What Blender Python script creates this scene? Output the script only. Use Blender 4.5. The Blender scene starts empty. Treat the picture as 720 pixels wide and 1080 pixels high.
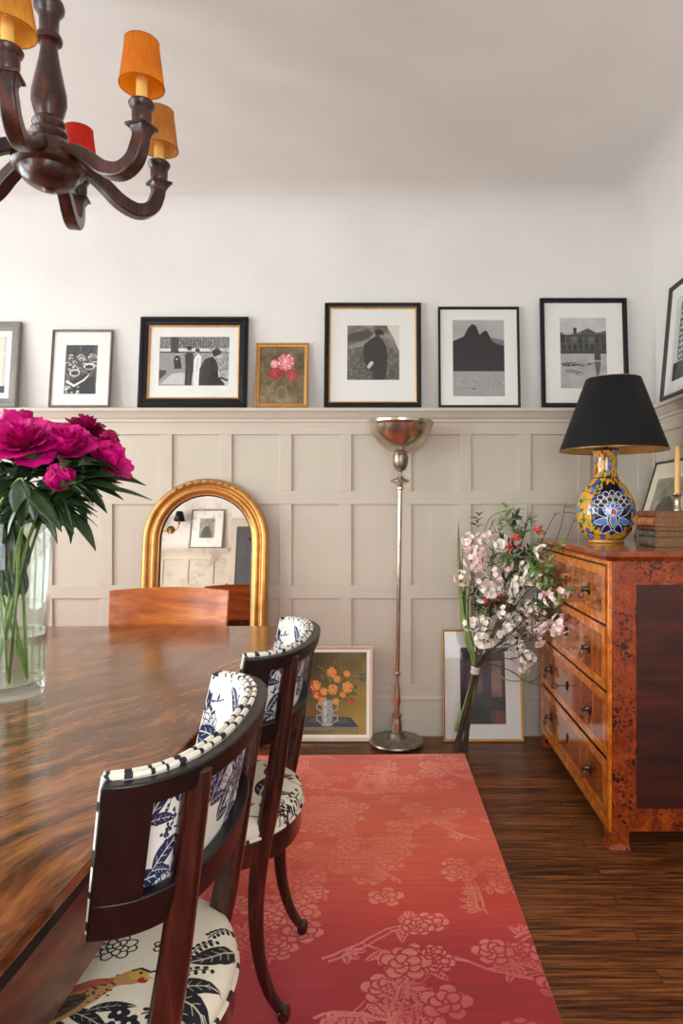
import bpy, bmesh, math, random
import numpy as np
from mathutils import Vector, Matrix, Euler
PI = math.pi
C = bpy.context.scene.collection
rnd = random.Random(7)
H, F, VX, VY = 1.22, 702.0, 415.0, 537.0           # eye height, focal length and vanishing point of the photograph

def P(u, v, y):
    return Vector(((u-VX)*y/F, y, H-(v-VY)*y/F))
def lin(c):
    return c/12.92 if c <= 0.04045 else ((c+0.055)/1.055)**2.4
def rgb(r, g, b):
    return (lin(r/255), lin(g/255), lin(b/255), 1)

# ------------------------------------------------------------------ mesh builder
class MB:
    def __init__(s): s.v = []; s.f = []; s.uv = []; s.m = []
    def add(s, vs, fs, M=None, uv=None, mi=0):
        n = len(s.v)
        for i, p in enumerate(vs):
            p = Vector(p)
            s.v.append(M @ p if M is not None else p)
            s.uv.append(uv[i] if uv else (0, 0))
        for f in fs: s.f.append([n+i for i in f]); s.m.append(mi)
        return s
    def box(s, x0, x1, y0, y1, z0, z1, M=None, mi=0):
        vs = [(x, y, z) for x in (x0, x1) for y in (y0, y1) for z in (z0, z1)]
        fs = [(0,1,3,2),(4,6,7,5),(0,4,5,1),(2,3,7,6),(0,2,6,4),(1,5,7,3)]
        return s.add(vs, fs, M, mi=mi)
    def lathe(s, prof, n=32, M=None, mi=0, closed=False):
        vs = []; fs = []
        for r, z in prof:
            for k in range(n):
                a = 2*PI*k/n; vs.append((r*math.cos(a), r*math.sin(a), z))
        m = len(prof)
        for i in range(m if closed else m-1):
            j = (i+1) % m
            for k in range(n):
                l = (k+1) % n
                fs.append((i*n+k, i*n+l, j*n+l, j*n+k))
        if not closed:
            if prof[0][0] > 1e-5: fs.append(tuple(range(n))[::-1])
            if prof[-1][0] > 1e-5: fs.append(tuple((m-1)*n+k for k in range(n)))
        return s.add(vs, fs, M, mi=mi)
    def open_lathe(s, prof, n=32, M=None):
        vs = [(r*math.cos(2*PI*k/n), r*math.sin(2*PI*k/n), z) for r, z in prof for k in range(n)]
        fs = [(i*n+k, i*n+(k+1) % n, (i+1)*n+(k+1) % n, (i+1)*n+k) for i in range(len(prof)-1) for k in range(n)]
        return s.add(vs, fs, M)
    def tube(s, path, rad, n=8, sec=None, M=None, closed=False, up=None, mi=0):
        path = [Vector(p) for p in path]; m = len(path)
        if not hasattr(rad, '__len__'): rad = [rad]*m
        if sec is None: sec = [(math.cos(2*PI*k/n), math.sin(2*PI*k/n)) for k in range(n)]
        n = len(sec); vs = []; fs = []
        T = []
        for i in range(m):
            a = path[(i-1) % m] if closed or i > 0 else path[i]
            b = path[(i+1) % m] if closed or i < m-1 else path[i]
            T.append((b-a).normalized())
        up = Vector(up) if up else (Vector((0, 0, 1)) if abs(T[0].z) < 0.9 else Vector((0, 1, 0)))
        N = (up - T[0]*up.dot(T[0])).normalized()
        for i in range(m):
            N = (N - T[i]*N.dot(T[i])).normalized(); B = T[i].cross(N)
            for a, b in sec: vs.append(path[i] + (N*a + B*b)*rad[i])
        for i in range(m if closed else m-1):
            j = (i+1) % m
            for k in range(n):
                l = (k+1) % n
                fs.append((i*n+k, i*n+l, j*n+l, j*n+k))
        if not closed:
            fs.append(tuple(range(n))[::-1]); fs.append(tuple((m-1)*n+k for k in range(n)))
        return s.add(vs, fs, M, mi=mi)
    def grid(s, fn, nu, nv, M=None, cu=False, mi=0):
        vs = []; uv = []; fs = []
        cols = nu if cu else nu+1
        for j in range(nv+1):
            for i in range(cols):
                vs.append(fn(i/nu, j/nv)); uv.append((i/nu, j/nv))
        for j in range(nv):
            for i in range(nu):
                k = (i+1) % cols if cu else i+1
                fs.append((j*cols+i, j*cols+k, (j+1)*cols+k, (j+1)*cols+i))
        return s.add(vs, fs, M, uv, mi)
    def loops(s, rings, M=None, closed=True, cap=False, mi=0):
        n = len(rings[0]); vs = [p for r in rings for p in r]; fs = []; m = len(rings)
        for i in range(m if closed else m-1):
            j = (i+1) % m
            for k in range(n):
                l = (k+1) % n
                fs.append((i*n+k, i*n+l, j*n+l, j*n+k))
        if cap:
            fs.append(tuple(range(n))); fs.append(tuple((m-1)*n+k for k in range(n))[::-1])
        return s.add(vs, fs, M, mi=mi)
    def build(s, name, mat, parent=None, bevel=0, smooth=True, uvf=None, solid=0, recalc=True, angle=35, seg=2, subsurf=0):
        me = bpy.data.meshes.new(name)
        me.from_pydata([tuple(p) for p in s.v], [], s.f)
        for k in (mat if isinstance(mat, (list, tuple)) else [mat]): me.materials.append(k)
        if any(s.m): me.polygons.foreach_set('material_index', s.m)
        uvl = me.uv_layers.new(name='UVMap')
        buf = np.zeros(len(me.loops)*2)
        for i, l in enumerate(me.loops):
            p = uvf(s.v[l.vertex_index]) if uvf else s.uv[l.vertex_index]
            buf[2*i] = p[0]; buf[2*i+1] = p[1]
        uvl.data.foreach_set('uv', buf)
        if recalc:
            bm = bmesh.new(); bm.from_mesh(me); bmesh.ops.recalc_face_normals(bm, faces=bm.faces); bm.to_mesh(me); bm.free()
        if smooth:
            me.polygons.foreach_set('use_smooth', [True]*len(me.polygons))
            me.set_sharp_from_angle(angle=math.radians(angle))
        me.update()
        o = bpy.data.objects.new(name, me); C.objects.link(o)
        if parent: o.parent = parent
        if solid:
            d = o.modifiers.new('s', 'SOLIDIFY'); d.thickness = solid; d.offset = 0
        if bevel:
            b = o.modifiers.new('b', 'BEVEL'); b.width = bevel; b.segments = seg; b.limit_method = 'ANGLE'; b.angle_limit = math.radians(35)
        if subsurf:
            d = o.modifiers.new('ss', 'SUBSURF'); d.levels = subsurf; d.render_levels = subsurf
        return o

def tag(o, label, cat, group=None):
    o['label'] = label; o['category'] = cat
    if group: o['group'] = group
    return o
def thing(name, label, cat, loc=(0, 0, 0), rot=(0, 0, 0), group=None):
    o = bpy.data.objects.new(name, None); C.objects.link(o)
    o.location = loc; o.rotation_euler = rot; o.empty_display_size = .05
    return tag(o, label, cat, group)
def struct(o):
    o['kind'] = 'structure'; return o
def dup(o, parent=None):
    kids = [k for k in bpy.data.objects if k.parent == o]
    c = o.copy(); C.objects.link(c); c.parent = parent
    for k in kids: dup(k, c)
    return c
def smooth_path(pts, n=6):
    pts = [Vector(p) for p in pts]; out = []
    for i in range(len(pts)-1):
        a = pts[max(i-1, 0)]; b = pts[i]; c = pts[i+1]; d = pts[min(i+2, len(pts)-1)]
        for k in range(n):
            t = k/n
            out.append(0.5*((2*b)+(c-a)*t+(2*a-5*b+4*c-d)*t*t+(3*b-a-3*c+d)*t**3))
    out.append(pts[-1]); return out

# ------------------------------------------------------------------ raster drawing for printed / painted surfaces
class Img:
    def __init__(s, w, h, bg):
        s.w, s.h = w, h; s.a = np.ones((h, w, 4), np.float32); s.a[..., :3] = np.array(bg)/255.
        s.r = np.random.RandomState(3)
    def poly(s, pts, c):
        pts = [(x, y) for x, y in pts]
        xs = [p[0] for p in pts]; ys = [p[1] for p in pts]
        x0 = max(0, int(min(xs))-1); x1 = min(s.w, int(max(xs))+2); y0 = max(0, int(min(ys))-1); y1 = min(s.h, int(max(ys))+2)
        if x1 <= x0 or y1 <= y0: return
        X, Y = np.meshgrid(np.arange(x0, x1)+.5, np.arange(y0, y1)+.5)
        ins = np.zeros(X.shape, bool); n = len(pts)
        for i in range(n):
            (ax, ay), (bx, by) = pts[i], pts[(i+1) % n]
            if ay == by: continue
            cond = ((ay > Y) != (by > Y)) & (X < (bx-ax)*(Y-ay)/(by-ay)+ax)
            ins ^= cond
        s.a[y0:y1, x0:x1][ins, :3] = np.array(c)/255.
    def ell(s, x, y, rx, ry, c, rot=0, n=20):
        cr, sr = math.cos(rot), math.sin(rot)
        s.poly([(x+rx*math.cos(t)*cr-ry*math.sin(t)*sr, y+rx*math.cos(t)*sr+ry*math.sin(t)*cr) for t in [2*PI*k/n for k in range(n)]], c)
    def rect(s, x0, y0, x1, y1, c): s.poly([(x0, y0), (x1, y0), (x1, y1), (x0, y1)], c)
    def line(s, pts, w, c, w1=None):
        w1 = w if w1 is None else w1; n = len(pts)
        for i in range(n-1):
            (ax, ay), (bx, by) = pts[i], pts[i+1]
            L = math.hypot(bx-ax, by-ay) or 1; nx, ny = -(by-ay)/L, (bx-ax)/L
            a = (w+(w1-w)*i/(n-1))/2; b = (w+(w1-w)*(i+1)/(n-1))/2
            s.poly([(ax+nx*a, ay+ny*a), (bx+nx*b, by+ny*b), (bx-nx*b, by-ny*b), (ax-nx*a, ay-ny*a)], c)
            if b > 1: s.ell(bx, by, b, b, c, n=8)
    def leaf(s, x, y, L, ang, w, c, vein=None, bend=.25):
        up = []; dn = []; mid = []
        for k in range(13):
            t = k/12; a = ang+bend*(t-.3); px = x+L*t*math.cos(a); py = y+L*t*math.sin(a)
            ww = w*math.sin(PI*t**.8)**.9*.5 if 0 < t < 1 else 0
            up.append((px-ww*math.sin(a), py+ww*math.cos(a))); dn.append((px+ww*math.sin(a), py-ww*math.cos(a))); mid.append((px, py))
        s.poly(up+dn[::-1], c)
        if vein:
            s.line(mid, max(1.2, w*.07), vein)
            for k in range(2, 11, 2):
                for q in (up, dn): s.line([mid[k], (mid[k][0]*.35+q[min(k+2, 12)][0]*.65, mid[k][1]*.35+q[min(k+2, 12)][1]*.65)], max(1, w*.035), vein)
    def flower(s, x, y, r, c, edge=None, cen=None, n=5, rot=0, fill=.55):
        for k in range(n):
            a = rot+2*PI*k/n
            if edge: s.ell(x+r*.55*math.cos(a), y+r*.55*math.sin(a), r*.5, r*.42, edge, a)
            s.ell(x+r*.55*math.cos(a), y+r*.55*math.sin(a), r*.5-(r*.07 if edge else 0), r*.42-(r*.07 if edge else 0), c, a)
        if cen: s.ell(x, y, r*.2, r*.2, cen)
    def peony(s, x, y, r, c, dark, lite):
        for ring, m in ((1., 9), (.72, 8), (.45, 6), (.22, 4)):
            for k in range(m):
                a = 2*PI*(k+s.r.rand()*.4)/m
                q = r*ring*.62; rr = r*.36*(.5+ring*.5)
                s.ell(x+q*math.cos(a), y+q*math.sin(a), rr, rr*.85, dark, a)
                f = s.r.rand(); cc = [c[i]*(1-f)+lite[i]*f for i in range(3)]
                s.ell(x+q*.93*math.cos(a), y+q*.93*math.sin(a), rr*.82, rr*.68, cc, a)
    def noise(s, cell, amp, mask=None, mono=True):
        gh, gw = s.h//cell+2, s.w//cell+2
        g = s.r.rand(gh, gw)
        Y = np.arange(s.h)/cell; X = np.arange(s.w)/cell
        yi = Y.astype(int); xi = X.astype(int); fy = (Y-yi)[:, None]; fx = (X-xi)[None, :]
        fy = fy*fy*(3-2*fy); fx = fx*fx*(3-2*fx)
        n = (g[yi][:, xi]*(1-fy)*(1-fx)+g[yi+1][:, xi]*fy*(1-fx)+g[yi][:, xi+1]*(1-fy)*fx+g[yi+1][:, xi+1]*fy*fx)-.5
        s.a[..., :3] = np.clip(s.a[..., :3]+(n*amp/255.)[..., None], 0, 1)
        return n
    def blur(s, k=1):
        for _ in range(k):
            a = s.a; p = np.pad(a, ((1, 1), (1, 1), (0, 0)), 'edge')
            s.a = (p[:-2, 1:-1]+p[2:, 1:-1]+p[1:-1, :-2]+p[1:-1, 2:]+2*a)/6
        return s
    def to(s, name):
        im = bpy.data.images.new(name, s.w, s.h)
        im.pixels.foreach_set(np.ascontiguousarray(s.a[::-1]).ravel()); im.update(); im.pack()
        return im

# ------------------------------------------------------------------ materials
def newmat(name):
    m = bpy.data.materials.new(name); m.use_nodes = True
    nt = m.node_tree; b = nt.nodes['Principled BSDF']
    return m, nt, b
def nd(nt, t, **kw):
    n = nt.nodes.new(t)
    for k, v in kw.items():
        if k in n.inputs: n.inputs[k].default_value = v
        else: setattr(n, k, v)
    return n
def ramp(nt, fac, stops):
    r = nt.nodes.new('ShaderNodeValToRGB')
    e = r.color_ramp.elements
    while len(e) > 1: e.remove(e[-1])
    e[0].position = stops[0][0]; e[0].color = stops[0][1]
    for p, c in stops[1:]:
        q = e.new(p); q.color = c
    nt.links.new(fac, r.inputs[0]); return r
def coords(nt, scale=(1, 1, 1), rot=(0, 0, 0), kind='Object', loc=(0, 0, 0)):
    tc = nt.nodes.new('ShaderNodeTexCoord'); mp = nt.nodes.new('ShaderNodeMapping')
    mp.inputs['Scale'].default_value = scale; mp.inputs['Rotation'].default_value = rot; mp.inputs['Location'].default_value = loc
    nt.links.new(tc.outputs[kind], mp.inputs[0]); return mp.outputs[0]
def bump(nt, b, h, strength=.2, dist=.002):
    n = nt.nodes.new('ShaderNodeBump'); n.inputs['Strength'].default_value = strength; n.inputs['Distance'].default_value = dist
    nt.links.new(h, n.inputs['Height']); nt.links.new(n.outputs[0], b.inputs['Normal'])
def flat(name, c, rough=.5, metal=0, coat=0, spec=.5, var=.0, nscale=20, bumps=0, sheen=0, trans=0):
    m, nt, b = newmat(name)
    b.inputs['Roughness'].default_value = rough; b.inputs['Metallic'].default_value = metal
    b.inputs['Coat Weight'].default_value = coat; b.inputs['Coat Roughness'].default_value = .08
    b.inputs['Specular IOR Level'].default_value = spec
    b.inputs['Sheen Weight'].default_value = sheen
    n = nd(nt, 'ShaderNodeTexNoise', Scale=nscale, Detail=5.0); nt.links.new(coords(nt), n.inputs['Vector'])
    c = rgb(*c)
    lo = tuple(x*(1-var) for x in c[:3])+(1,); hi = tuple(min(1, x*(1+var)) for x in c[:3])+(1,)
    r = ramp(nt, n.outputs[0], [(.3, lo), (.7, hi)]); nt.links.new(r.outputs[0], b.inputs['Base Color'])
    if bumps: bump(nt, b, n.outputs[0], bumps)
    return m
def wood(name, cs, stretch=(1, 12, 12), scale=3, rough=.3, coat=.3, warp=.6, rot=(0, 0, 0), fine=1., pos=(.3, .5, .7)):
    m, nt, b = newmat(name)
    b.inputs['Roughness'].default_value = rough; b.inputs['Coat Weight'].default_value = coat; b.inputs['Coat Roughness'].default_value = .12
    v = coords(nt, rot=rot)
    w = nd(nt, 'ShaderNodeTexNoise', Scale=scale*.55, Detail=2.0); nt.links.new(v, w.inputs['Vector'])
    sc = nd(nt, 'ShaderNodeVectorMath', operation='SCALE'); sc.inputs['Scale'].default_value = warp*.3
    nt.links.new(w.outputs[1], sc.inputs[0])
    ad = nd(nt, 'ShaderNodeVectorMath', operation='ADD'); nt.links.new(v, ad.inputs[0]); nt.links.new(sc.outputs[0], ad.inputs[1])
    mp = nt.nodes.new('ShaderNodeMapping'); mp.inputs['Scale'].default_value = stretch; nt.links.new(ad.outputs[0], mp.inputs[0])
    n1 = nd(nt, 'ShaderNodeTexNoise', Scale=scale, Detail=4.0, Roughness=.55); nt.links.new(mp.outputs[0], n1.inputs['Vector'])
    n2 = nd(nt, 'ShaderNodeTexNoise', Scale=scale*7, Detail=4.0); nt.links.new(mp.outputs[0], n2.inputs['Vector'])
    mx = nd(nt, 'ShaderNodeMath', operation='MULTIPLY_ADD'); nt.links.new(n2.outputs[0], mx.inputs[0]); mx.inputs[1].default_value = .35*fine
    nt.links.new(n1.outputs[0], mx.inputs[2])
    sb = nd(nt, 'ShaderNodeMath', operation='SUBTRACT'); nt.links.new(mx.outputs[0], sb.inputs[0]); sb.inputs[1].default_value = .175*fine
    r = ramp(nt, sb.outputs[0], [(p, rgb(*c)) for p, c in zip(pos, cs)]); nt.links.new(r.outputs[0], b.inputs['Base Color'])
    bump(nt, b, n2.outputs[0], .06, .001)
    return m
def imgmat(name, im, rough=.5, coat=0, uv=True, bumps=0, scale=None):
    m, nt, b = newmat(name)
    t = nt.nodes.new('ShaderNodeTexImage'); t.image = im
    t.extension = 'REPEAT'
    nt.links.new(coords(nt, scale or (1, 1, 1), kind='UV'), t.inputs[0])
    nt.links.new(t.outputs[0], b.inputs['Base Color'])
    b.inputs['Roughness'].default_value = rough; b.inputs['Coat Weight'].default_value = coat
    if bumps:
        n = nd(nt, 'ShaderNodeTexNoise', Scale=600.0, Detail=2.0); nt.links.new(coords(nt), n.inputs['Vector']); bump(nt, b, n.outputs[0], bumps)
    return m
def glazing(name, tint=(255, 255, 255), ior=1.5, gl=1.0, rough=.0):
    m, nt, b = newmat(name); nt.nodes.remove(b)
    t = nd(nt, 'ShaderNodeBsdfTransparent'); t.inputs[0].default_value = rgb(*tint)
    g = nd(nt, 'ShaderNodeBsdfGlossy'); g.inputs['Roughness'].default_value = rough
    lw = nd(nt, 'ShaderNodeLayerWeight'); lw.inputs[0].default_value = .5
    pw = nd(nt, 'ShaderNodeMath', operation='POWER'); nt.links.new(lw.outputs[1], pw.inputs[0]); pw.inputs[1].default_value = 4.0
    mm = nd(nt, 'ShaderNodeMath', operation='MULTIPLY_ADD'); nt.links.new(pw.outputs[0], mm.inputs[0]); mm.inputs[1].default_value = .8*gl; mm.inputs[2].default_value = .045*gl
    mx = nt.nodes.new('ShaderNodeMixShader'); nt.links.new(mm.outputs[0], mx.inputs[0]); nt.links.new(t.outputs[0], mx.inputs[1]); nt.links.new(g.outputs[0], mx.inputs[2])
    nt.links.new(mx.outputs[0], nt.nodes['Material Output'].inputs[0])
    return m

M = {}
M['plaster'] = flat('plaster', (218, 214, 208), .9, spec=.2, var=.03, nscale=3, bumps=.03)
M['ceilpaint'] = flat('ceiling_paint', (240, 239, 238), .9, spec=.2, var=.03, nscale=3, bumps=.03)
M['greige'] = flat('greige_paint', (196, 185, 169), .55, spec=.3, var=.03, nscale=4)
M['mahog'] = wood('mahogany_dark', [(24, 8, 6), (46, 17, 11), (78, 32, 20)], (14, 14, 1.5), 3, .25, .5)
M['mahog_black'] = wood('mahogany_ebonised_and_shade', [(6, 3, 3), (12, 6, 5), (26, 11, 8)], (10, 10, 3), 3, .4, 0)  # ebonised chair backs; also the painted shadow below the table top
M['walnut'] = wood('walnut_turned', [(20, 6, 4), (52, 18, 11), (92, 38, 22)], (10, 10, 2), 4, .35, .25)
M['table'] = wood('flame_mahogany', [(56, 26, 11), (100, 54, 25), (134, 79, 39), (162, 105, 60)], (9, 1.3, 9), 2.4, .2, .12, warp=1.7, rot=(0, 0, .45), fine=1.5, pos=(.26, .44, .58, .78))
M['apron'] = wood('apron_mahogany', [(60, 24, 14), (100, 44, 26), (134, 66, 38)], (8, 1, 8), 3, .3, .3)
M['cherry'] = wood('cherry', [(152, 68, 12), (188, 92, 20), (212, 124, 42)], (1.2, 10, 10), 3, .34, .1, warp=.3, fine=.6)
M['veneer'] = wood('satin_veneer', [(112, 46, 8), (160, 76, 16), (200, 114, 38)], (6, 6, 1.2), 2.5, .1, .7, warp=1.2, fine=.6)
M['band'] = wood('banding_veneer', [(172, 80, 12), (212, 112, 24), (236, 150, 50)], (5, 5, 5), 5, .14, .6)
M['panel'] = wood('red_mahogany_panel', [(42, 8, 2), (64, 17, 5), (88, 28, 8)], (1.2, 4, 9), 2.2, .42, 0, warp=.4, fine=.7)
M['black'] = flat('black_lacquer', (12, 12, 14), .35, var=.1, spec=.35)
M['blackline'] = flat('black_stringing', (24, 12, 8), .4)
M['gold'] = flat('gilding', (196, 142, 78), .33, .72, var=.25, nscale=14, bumps=.1)
M['goldpaint'] = flat('gold_frame', (196, 146, 82), .4, .5, var=.15, nscale=60, bumps=.2)
M['silverframe'] = flat('pewter_frame', (128, 118, 108), .4, .5, var=.25, nscale=80, bumps=.3)
M['greyframe'] = flat('grey_frame', (120, 114, 106), .5, .1, var=.1)
M['darkframe'] = flat('dark_brown_frame', (58, 50, 44), .4, .1, var=.2)
M['paleframe'] = flat('pale_maple_frame', (216, 190, 164), .5, var=.08, nscale=30)
M['whitelip'] = flat('white_lip', (238, 234, 226), .6)
M['matboard'] = flat('mat_board', (224, 221, 214), .8)
M['pane'] = glazing('picture_glass', gl=.35)
M['silver'] = flat('aged_silver', (196, 184, 164), .22, .95, var=.3, nscale=9, bumps=.06)
M['pewter'] = flat('tarnished_silver', (140, 130, 116), .32, .85, var=.45, nscale=30, bumps=.2)
M['brass'] = flat('aged_brass', (150, 112, 66), .32, .9, var=.3)
M['iron'] = flat('dark_bronze', (92, 78, 66), .32, .9, var=.3)
M['shade_black'] = flat('black_card_shade', (11, 11, 13), .5, var=.06, spec=.25)
M['shade_gold'] = flat('gold_lining', (206, 164, 92), .35, .6, var=.3, nscale=8)
M['wax'] = flat('beeswax', (226, 178, 106), .5, var=.05)
M['paper'] = flat('book_paper', (128, 92, 58), .8, var=.25, nscale=120)
M['stem'] = flat('green_stem', (118, 146, 58), .5, var=.25, nscale=40)
M['leafdark'] = flat('peony_leaf', (44, 66, 34), .4, var=.35, nscale=30)
M['leafmid'] = flat('spring_leaf', (86, 128, 48), .45, var=.3, nscale=40)
M['reed'] = flat('reed_leaf', (112, 130, 62), .45, var=.25, nscale=20)
M['twig'] = flat('brown_twig', (70, 52, 44), .7, var=.3, nscale=50)
M['ribbon'] = flat('paper_tie', (204, 196, 184), .6)
M['white_petal'] = flat('white_blossom_petal', (246, 240, 228), .6, var=.04)
M['pink_petal'] = flat('pale_pink_petal', (248, 224, 220), .6, var=.08)
M['coral_petal'] = flat('coral_petal', (226, 74, 74), .6, var=.12)
M['stamen'] = flat('yellow_stamen', (226, 184, 60), .6)
M['plastic'] = flat('bakelite', (40, 34, 30), .4)

def peony_mat(name, a, b2):
    m, nt, b = newmat(name)
    n = nd(nt, 'ShaderNodeTexNoise', Scale=55.0, Detail=3.0); nt.links.new(coords(nt), n.inputs['Vector'])
    r = ramp(nt, n.outputs[0], [(.3, rgb(*a)), (.7, rgb(*b2))]); nt.links.new(r.outputs[0], b.inputs['Base Color'])
    b.inputs['Roughness'].default_value = .5; b.inputs['Specular IOR Level'].default_value = .25
    b.inputs['Subsurface Weight'].default_value = 0
    return m
M['peony'] = peony_mat('magenta_petal', (170, 0, 92), (222, 16, 134))
M['peony_deep'] = peony_mat('deep_magenta_petal', (132, 6, 58), (176, 16, 92))

def floor_mat():
    m, nt, b = newmat('oak_floor')
    v = coords(nt)
    br = nd(nt, 'ShaderNodeTexBrick', Scale=1.0); br.offset = .37; br.offset_frequency = 3; br.squash = 1
    br.inputs['Color1'].default_value = (0, 0, 0, 1); br.inputs['Color2'].default_value = (1, 1, 1, 1); br.inputs['Mortar'].default_value = (.5, .5, .5, 1)
    br.inputs['Mortar Size'].default_value = .0012; br.inputs['Brick Width'].default_value = 1.1; br.inputs['Row Height'].default_value = .057
    nt.links.new(v, br.inputs['Vector'])
    sc = nd(nt, 'ShaderNodeVectorMath', operation='SCALE'); sc.inputs['Scale'].default_value = 7.0; nt.links.new(br.outputs[0], sc.inputs[0])
    ad = nd(nt, 'ShaderNodeVectorMath', operation='ADD'); nt.links.new(v, ad.inputs[0]); nt.links.new(sc.outputs[0], ad.inputs[1])
    mp = nt.nodes.new('ShaderNodeMapping'); mp.inputs['Scale'].default_value = (2.0, 38, 1); nt.links.new(ad.outputs[0], mp.inputs[0])
    n = nd(nt, 'ShaderNodeTexNoise', Scale=2.6, Detail=8.0, Roughness=.65, Distortion=.4); nt.links.new(mp.outputs[0], n.inputs['Vector'])
    a = nd(nt, 'ShaderNodeMath', operation='MULTIPLY_ADD'); nt.links.new(br.outputs[0], a.inputs[0]); a.inputs[1].default_value = .12; nt.links.new(n.outputs[0], a.inputs[2])
    r = ramp(nt, a.outputs[0], [(.38, rgb(34, 16, 7)), (.5, rgb(82, 44, 20)), (.6, rgb(118, 68, 32)), (.74, rgb(156, 96, 50))])
    mx = nd(nt, 'ShaderNodeMix', data_type='RGBA'); nt.links.new(br.outputs[1], mx.inputs[0]); nt.links.new(r.outputs[0], mx.inputs[6]); mx.inputs[7].default_value = rgb(30, 16, 10)
    nt.links.new(mx.outputs[2], b.inputs['Base Color'])
    b.inputs['Roughness'].default_value = .38; b.inputs['Specular IOR Level'].default_value = .4
    bump(nt, b, n.outputs[0], .12, .001)
    return m
M['floor'] = floor_mat()
def burl_mat():
    m, nt, b = newmat('burl_veneer')
    v = coords(nt)
    n = nd(nt, 'ShaderNodeTexNoise', Scale=16.0, Detail=8.0, Distortion=2.2, Roughness=.65); nt.links.new(v, n.inputs['Vector'])
    r = ramp(nt, n.outputs[0], [(.3, rgb(92, 26, 3)), (.5, rgb(142, 50, 7)), (.68, rgb(176, 78, 15))])
    k = nd(nt, 'ShaderNodeTexVoronoi', Scale=58.0); 
    nw = nd(nt, 'ShaderNodeTexNoise', Scale=40.0, Detail=2.0); nt.links.new(v, nw.inputs['Vector'])
    mxv = nd(nt, 'ShaderNodeVectorMath', operation='SCALE'); mxv.inputs['Scale'].default_value = .03; nt.links.new(nw.outputs[1], mxv.inputs[0])
    ad = nd(nt, 'ShaderNodeVectorMath', operation='ADD'); nt.links.new(v, ad.inputs[0]); nt.links.new(mxv.outputs[0], ad.inputs[1]); nt.links.new(ad.outputs[0], k.inputs['Vector'])
    big = nd(nt, 'ShaderNodeTexNoise', Scale=9.0, Detail=1.0); nt.links.new(v, big.inputs['Vector'])
    t = nd(nt, 'ShaderNodeMath', operation='MULTIPLY_ADD'); nt.links.new(big.outputs[0], t.inputs[0]); t.inputs[1].default_value = -1.1; nt.links.new(k.outputs[0], t.inputs[2])
    rr = ramp(nt, t.outputs[0], [(.0, (1, 1, 1, 1)), (.01, (0, 0, 0, 1))])
    t2 = nd(nt, 'ShaderNodeMath', operation='ADD'); nt.links.new(t.outputs[0], t2.inputs[0]); t2.inputs[1].default_value = .33; nt.links.new(t2.outputs[0], rr.inputs[0])
    rr.color_ramp.elements[0].position = 0; rr.color_ramp.elements[1].position = .07
    mx = nd(nt, 'ShaderNodeMix', data_type='RGBA'); nt.links.new(rr.outputs[0], mx.inputs[0]); nt.links.new(r.outputs[0], mx.inputs[6]); mx.inputs[7].default_value = rgb(46, 12, 6)
    nt.links.new(mx.outputs[2], b.inputs['Base Color']); b.inputs['Roughness'].default_value = .3; b.inputs['Coat Weight'].default_value = .4
    return m
M['burl'] = burl_mat()
def mirror_mat():
    m, nt, b = newmat('antique_mirror')
    b.inputs['Metallic'].default_value = 1; b.inputs['Base Color'].default_value = rgb(212, 200, 190)
    n = nd(nt, 'ShaderNodeTexNoise', Scale=9.0, Detail=9.0, Roughness=.7); nt.links.new(coords(nt), n.inputs['Vector'])
    r = ramp(nt, n.outputs[0], [(.52, rgb(226, 216, 208)), (.72, rgb(176, 160, 146))]); nt.links.new(r.outputs[0], b.inputs['Base Color'])
    rr = ramp(nt, n.outputs[0], [(.55, (.01, .01, .01, 1)), (.75, (.16, .16, .16, 1))]); nt.links.new(rr.outputs[0], b.inputs['Roughness'])
    return m
M['mirror'] = mirror_mat()
def glass_mat():
    m, nt, b = newmat('clear_glass')
    b.inputs['Transmission Weight'].default_value = 1; b.inputs['Roughness'].default_value = 0; b.inputs['IOR'].default_value = 1.45
    b.inputs['Base Color'].default_value = (.98, 1, .99, 1)
    nt.nodes.new('ShaderNodeBsdfTransparent')
    return m
M['glass'] = glazing('vase_glass', (244, 248, 246), 1.55, 1.0)
M['water'] = glazing('vase_water', (244, 246, 238), 1.33, 1.0)

# ------------------------------------------------------------------ SETTING
XL, XR, YB, YF, ZC, RC = -3.3, 1.41, 3.6, -1.5, 2.86, .28
b = MB(); b.box(XL-.1, XR+.1, YF-.1, YB+.1, -.08, 0); struct(b.build('floor', M['floor'], smooth=False))
b = MB(); rings = []
for k in range(11):
    t = PI/2*k/10; q = RC*(1-math.cos(t)); z = ZC-RC+RC*math.sin(t)
    rings.append([(XL+q, YF+q, z), (XR-q, YF+q, z), (XR-q, YB-q, z), (XL+q, YB-q, z)])
vs = [p for r in rings for p in r]; fs = []
for i in range(10):
    for k in range(4): fs.append((i*4+k, i*4+(k+1) % 4, (i+1)*4+(k+1) % 4, (i+1)*4+k))
fs.append((40, 41, 42, 43)); b.add(vs, fs); b.m = [1]*40+[0]
ceil = struct(b.build('ceiling', [M['plaster'], M['plaster']], angle=30))
b = MB(); b.box(XL-.1, XR+.1, YB, YB+.1, 0, ZC); struct(b.build('wall_back', M['plaster'], smooth=False))
b = MB(); b.box(XR, XR+.1, YF-.1, YB, 0, ZC); struct(b.build('wall_right', M['plaster'], smooth=False))
WZ0, WZ1 = .75, 2.45
wins = [(-1.1, -.1), (.35, 1.55), (1.95, 3.15)]
b = MB(); b.box(XL-.1, XL, YF-.1, YB, 0, WZ0).box(XL-.1, XL, YF-.1, YB, WZ1, ZC)
ys = [YF-.1]+[q for w in wins for q in w]+[YB]
for i in range(0, len(ys), 2): b.box(XL-.1, XL, ys[i], ys[i+1], WZ0, WZ1)
struct(b.build('wall_left', M['plaster'], smooth=False))
FILL_WIN = (-.6, 1.15)  # opening of an unseen window, added behind the camera for frontal fill
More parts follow.
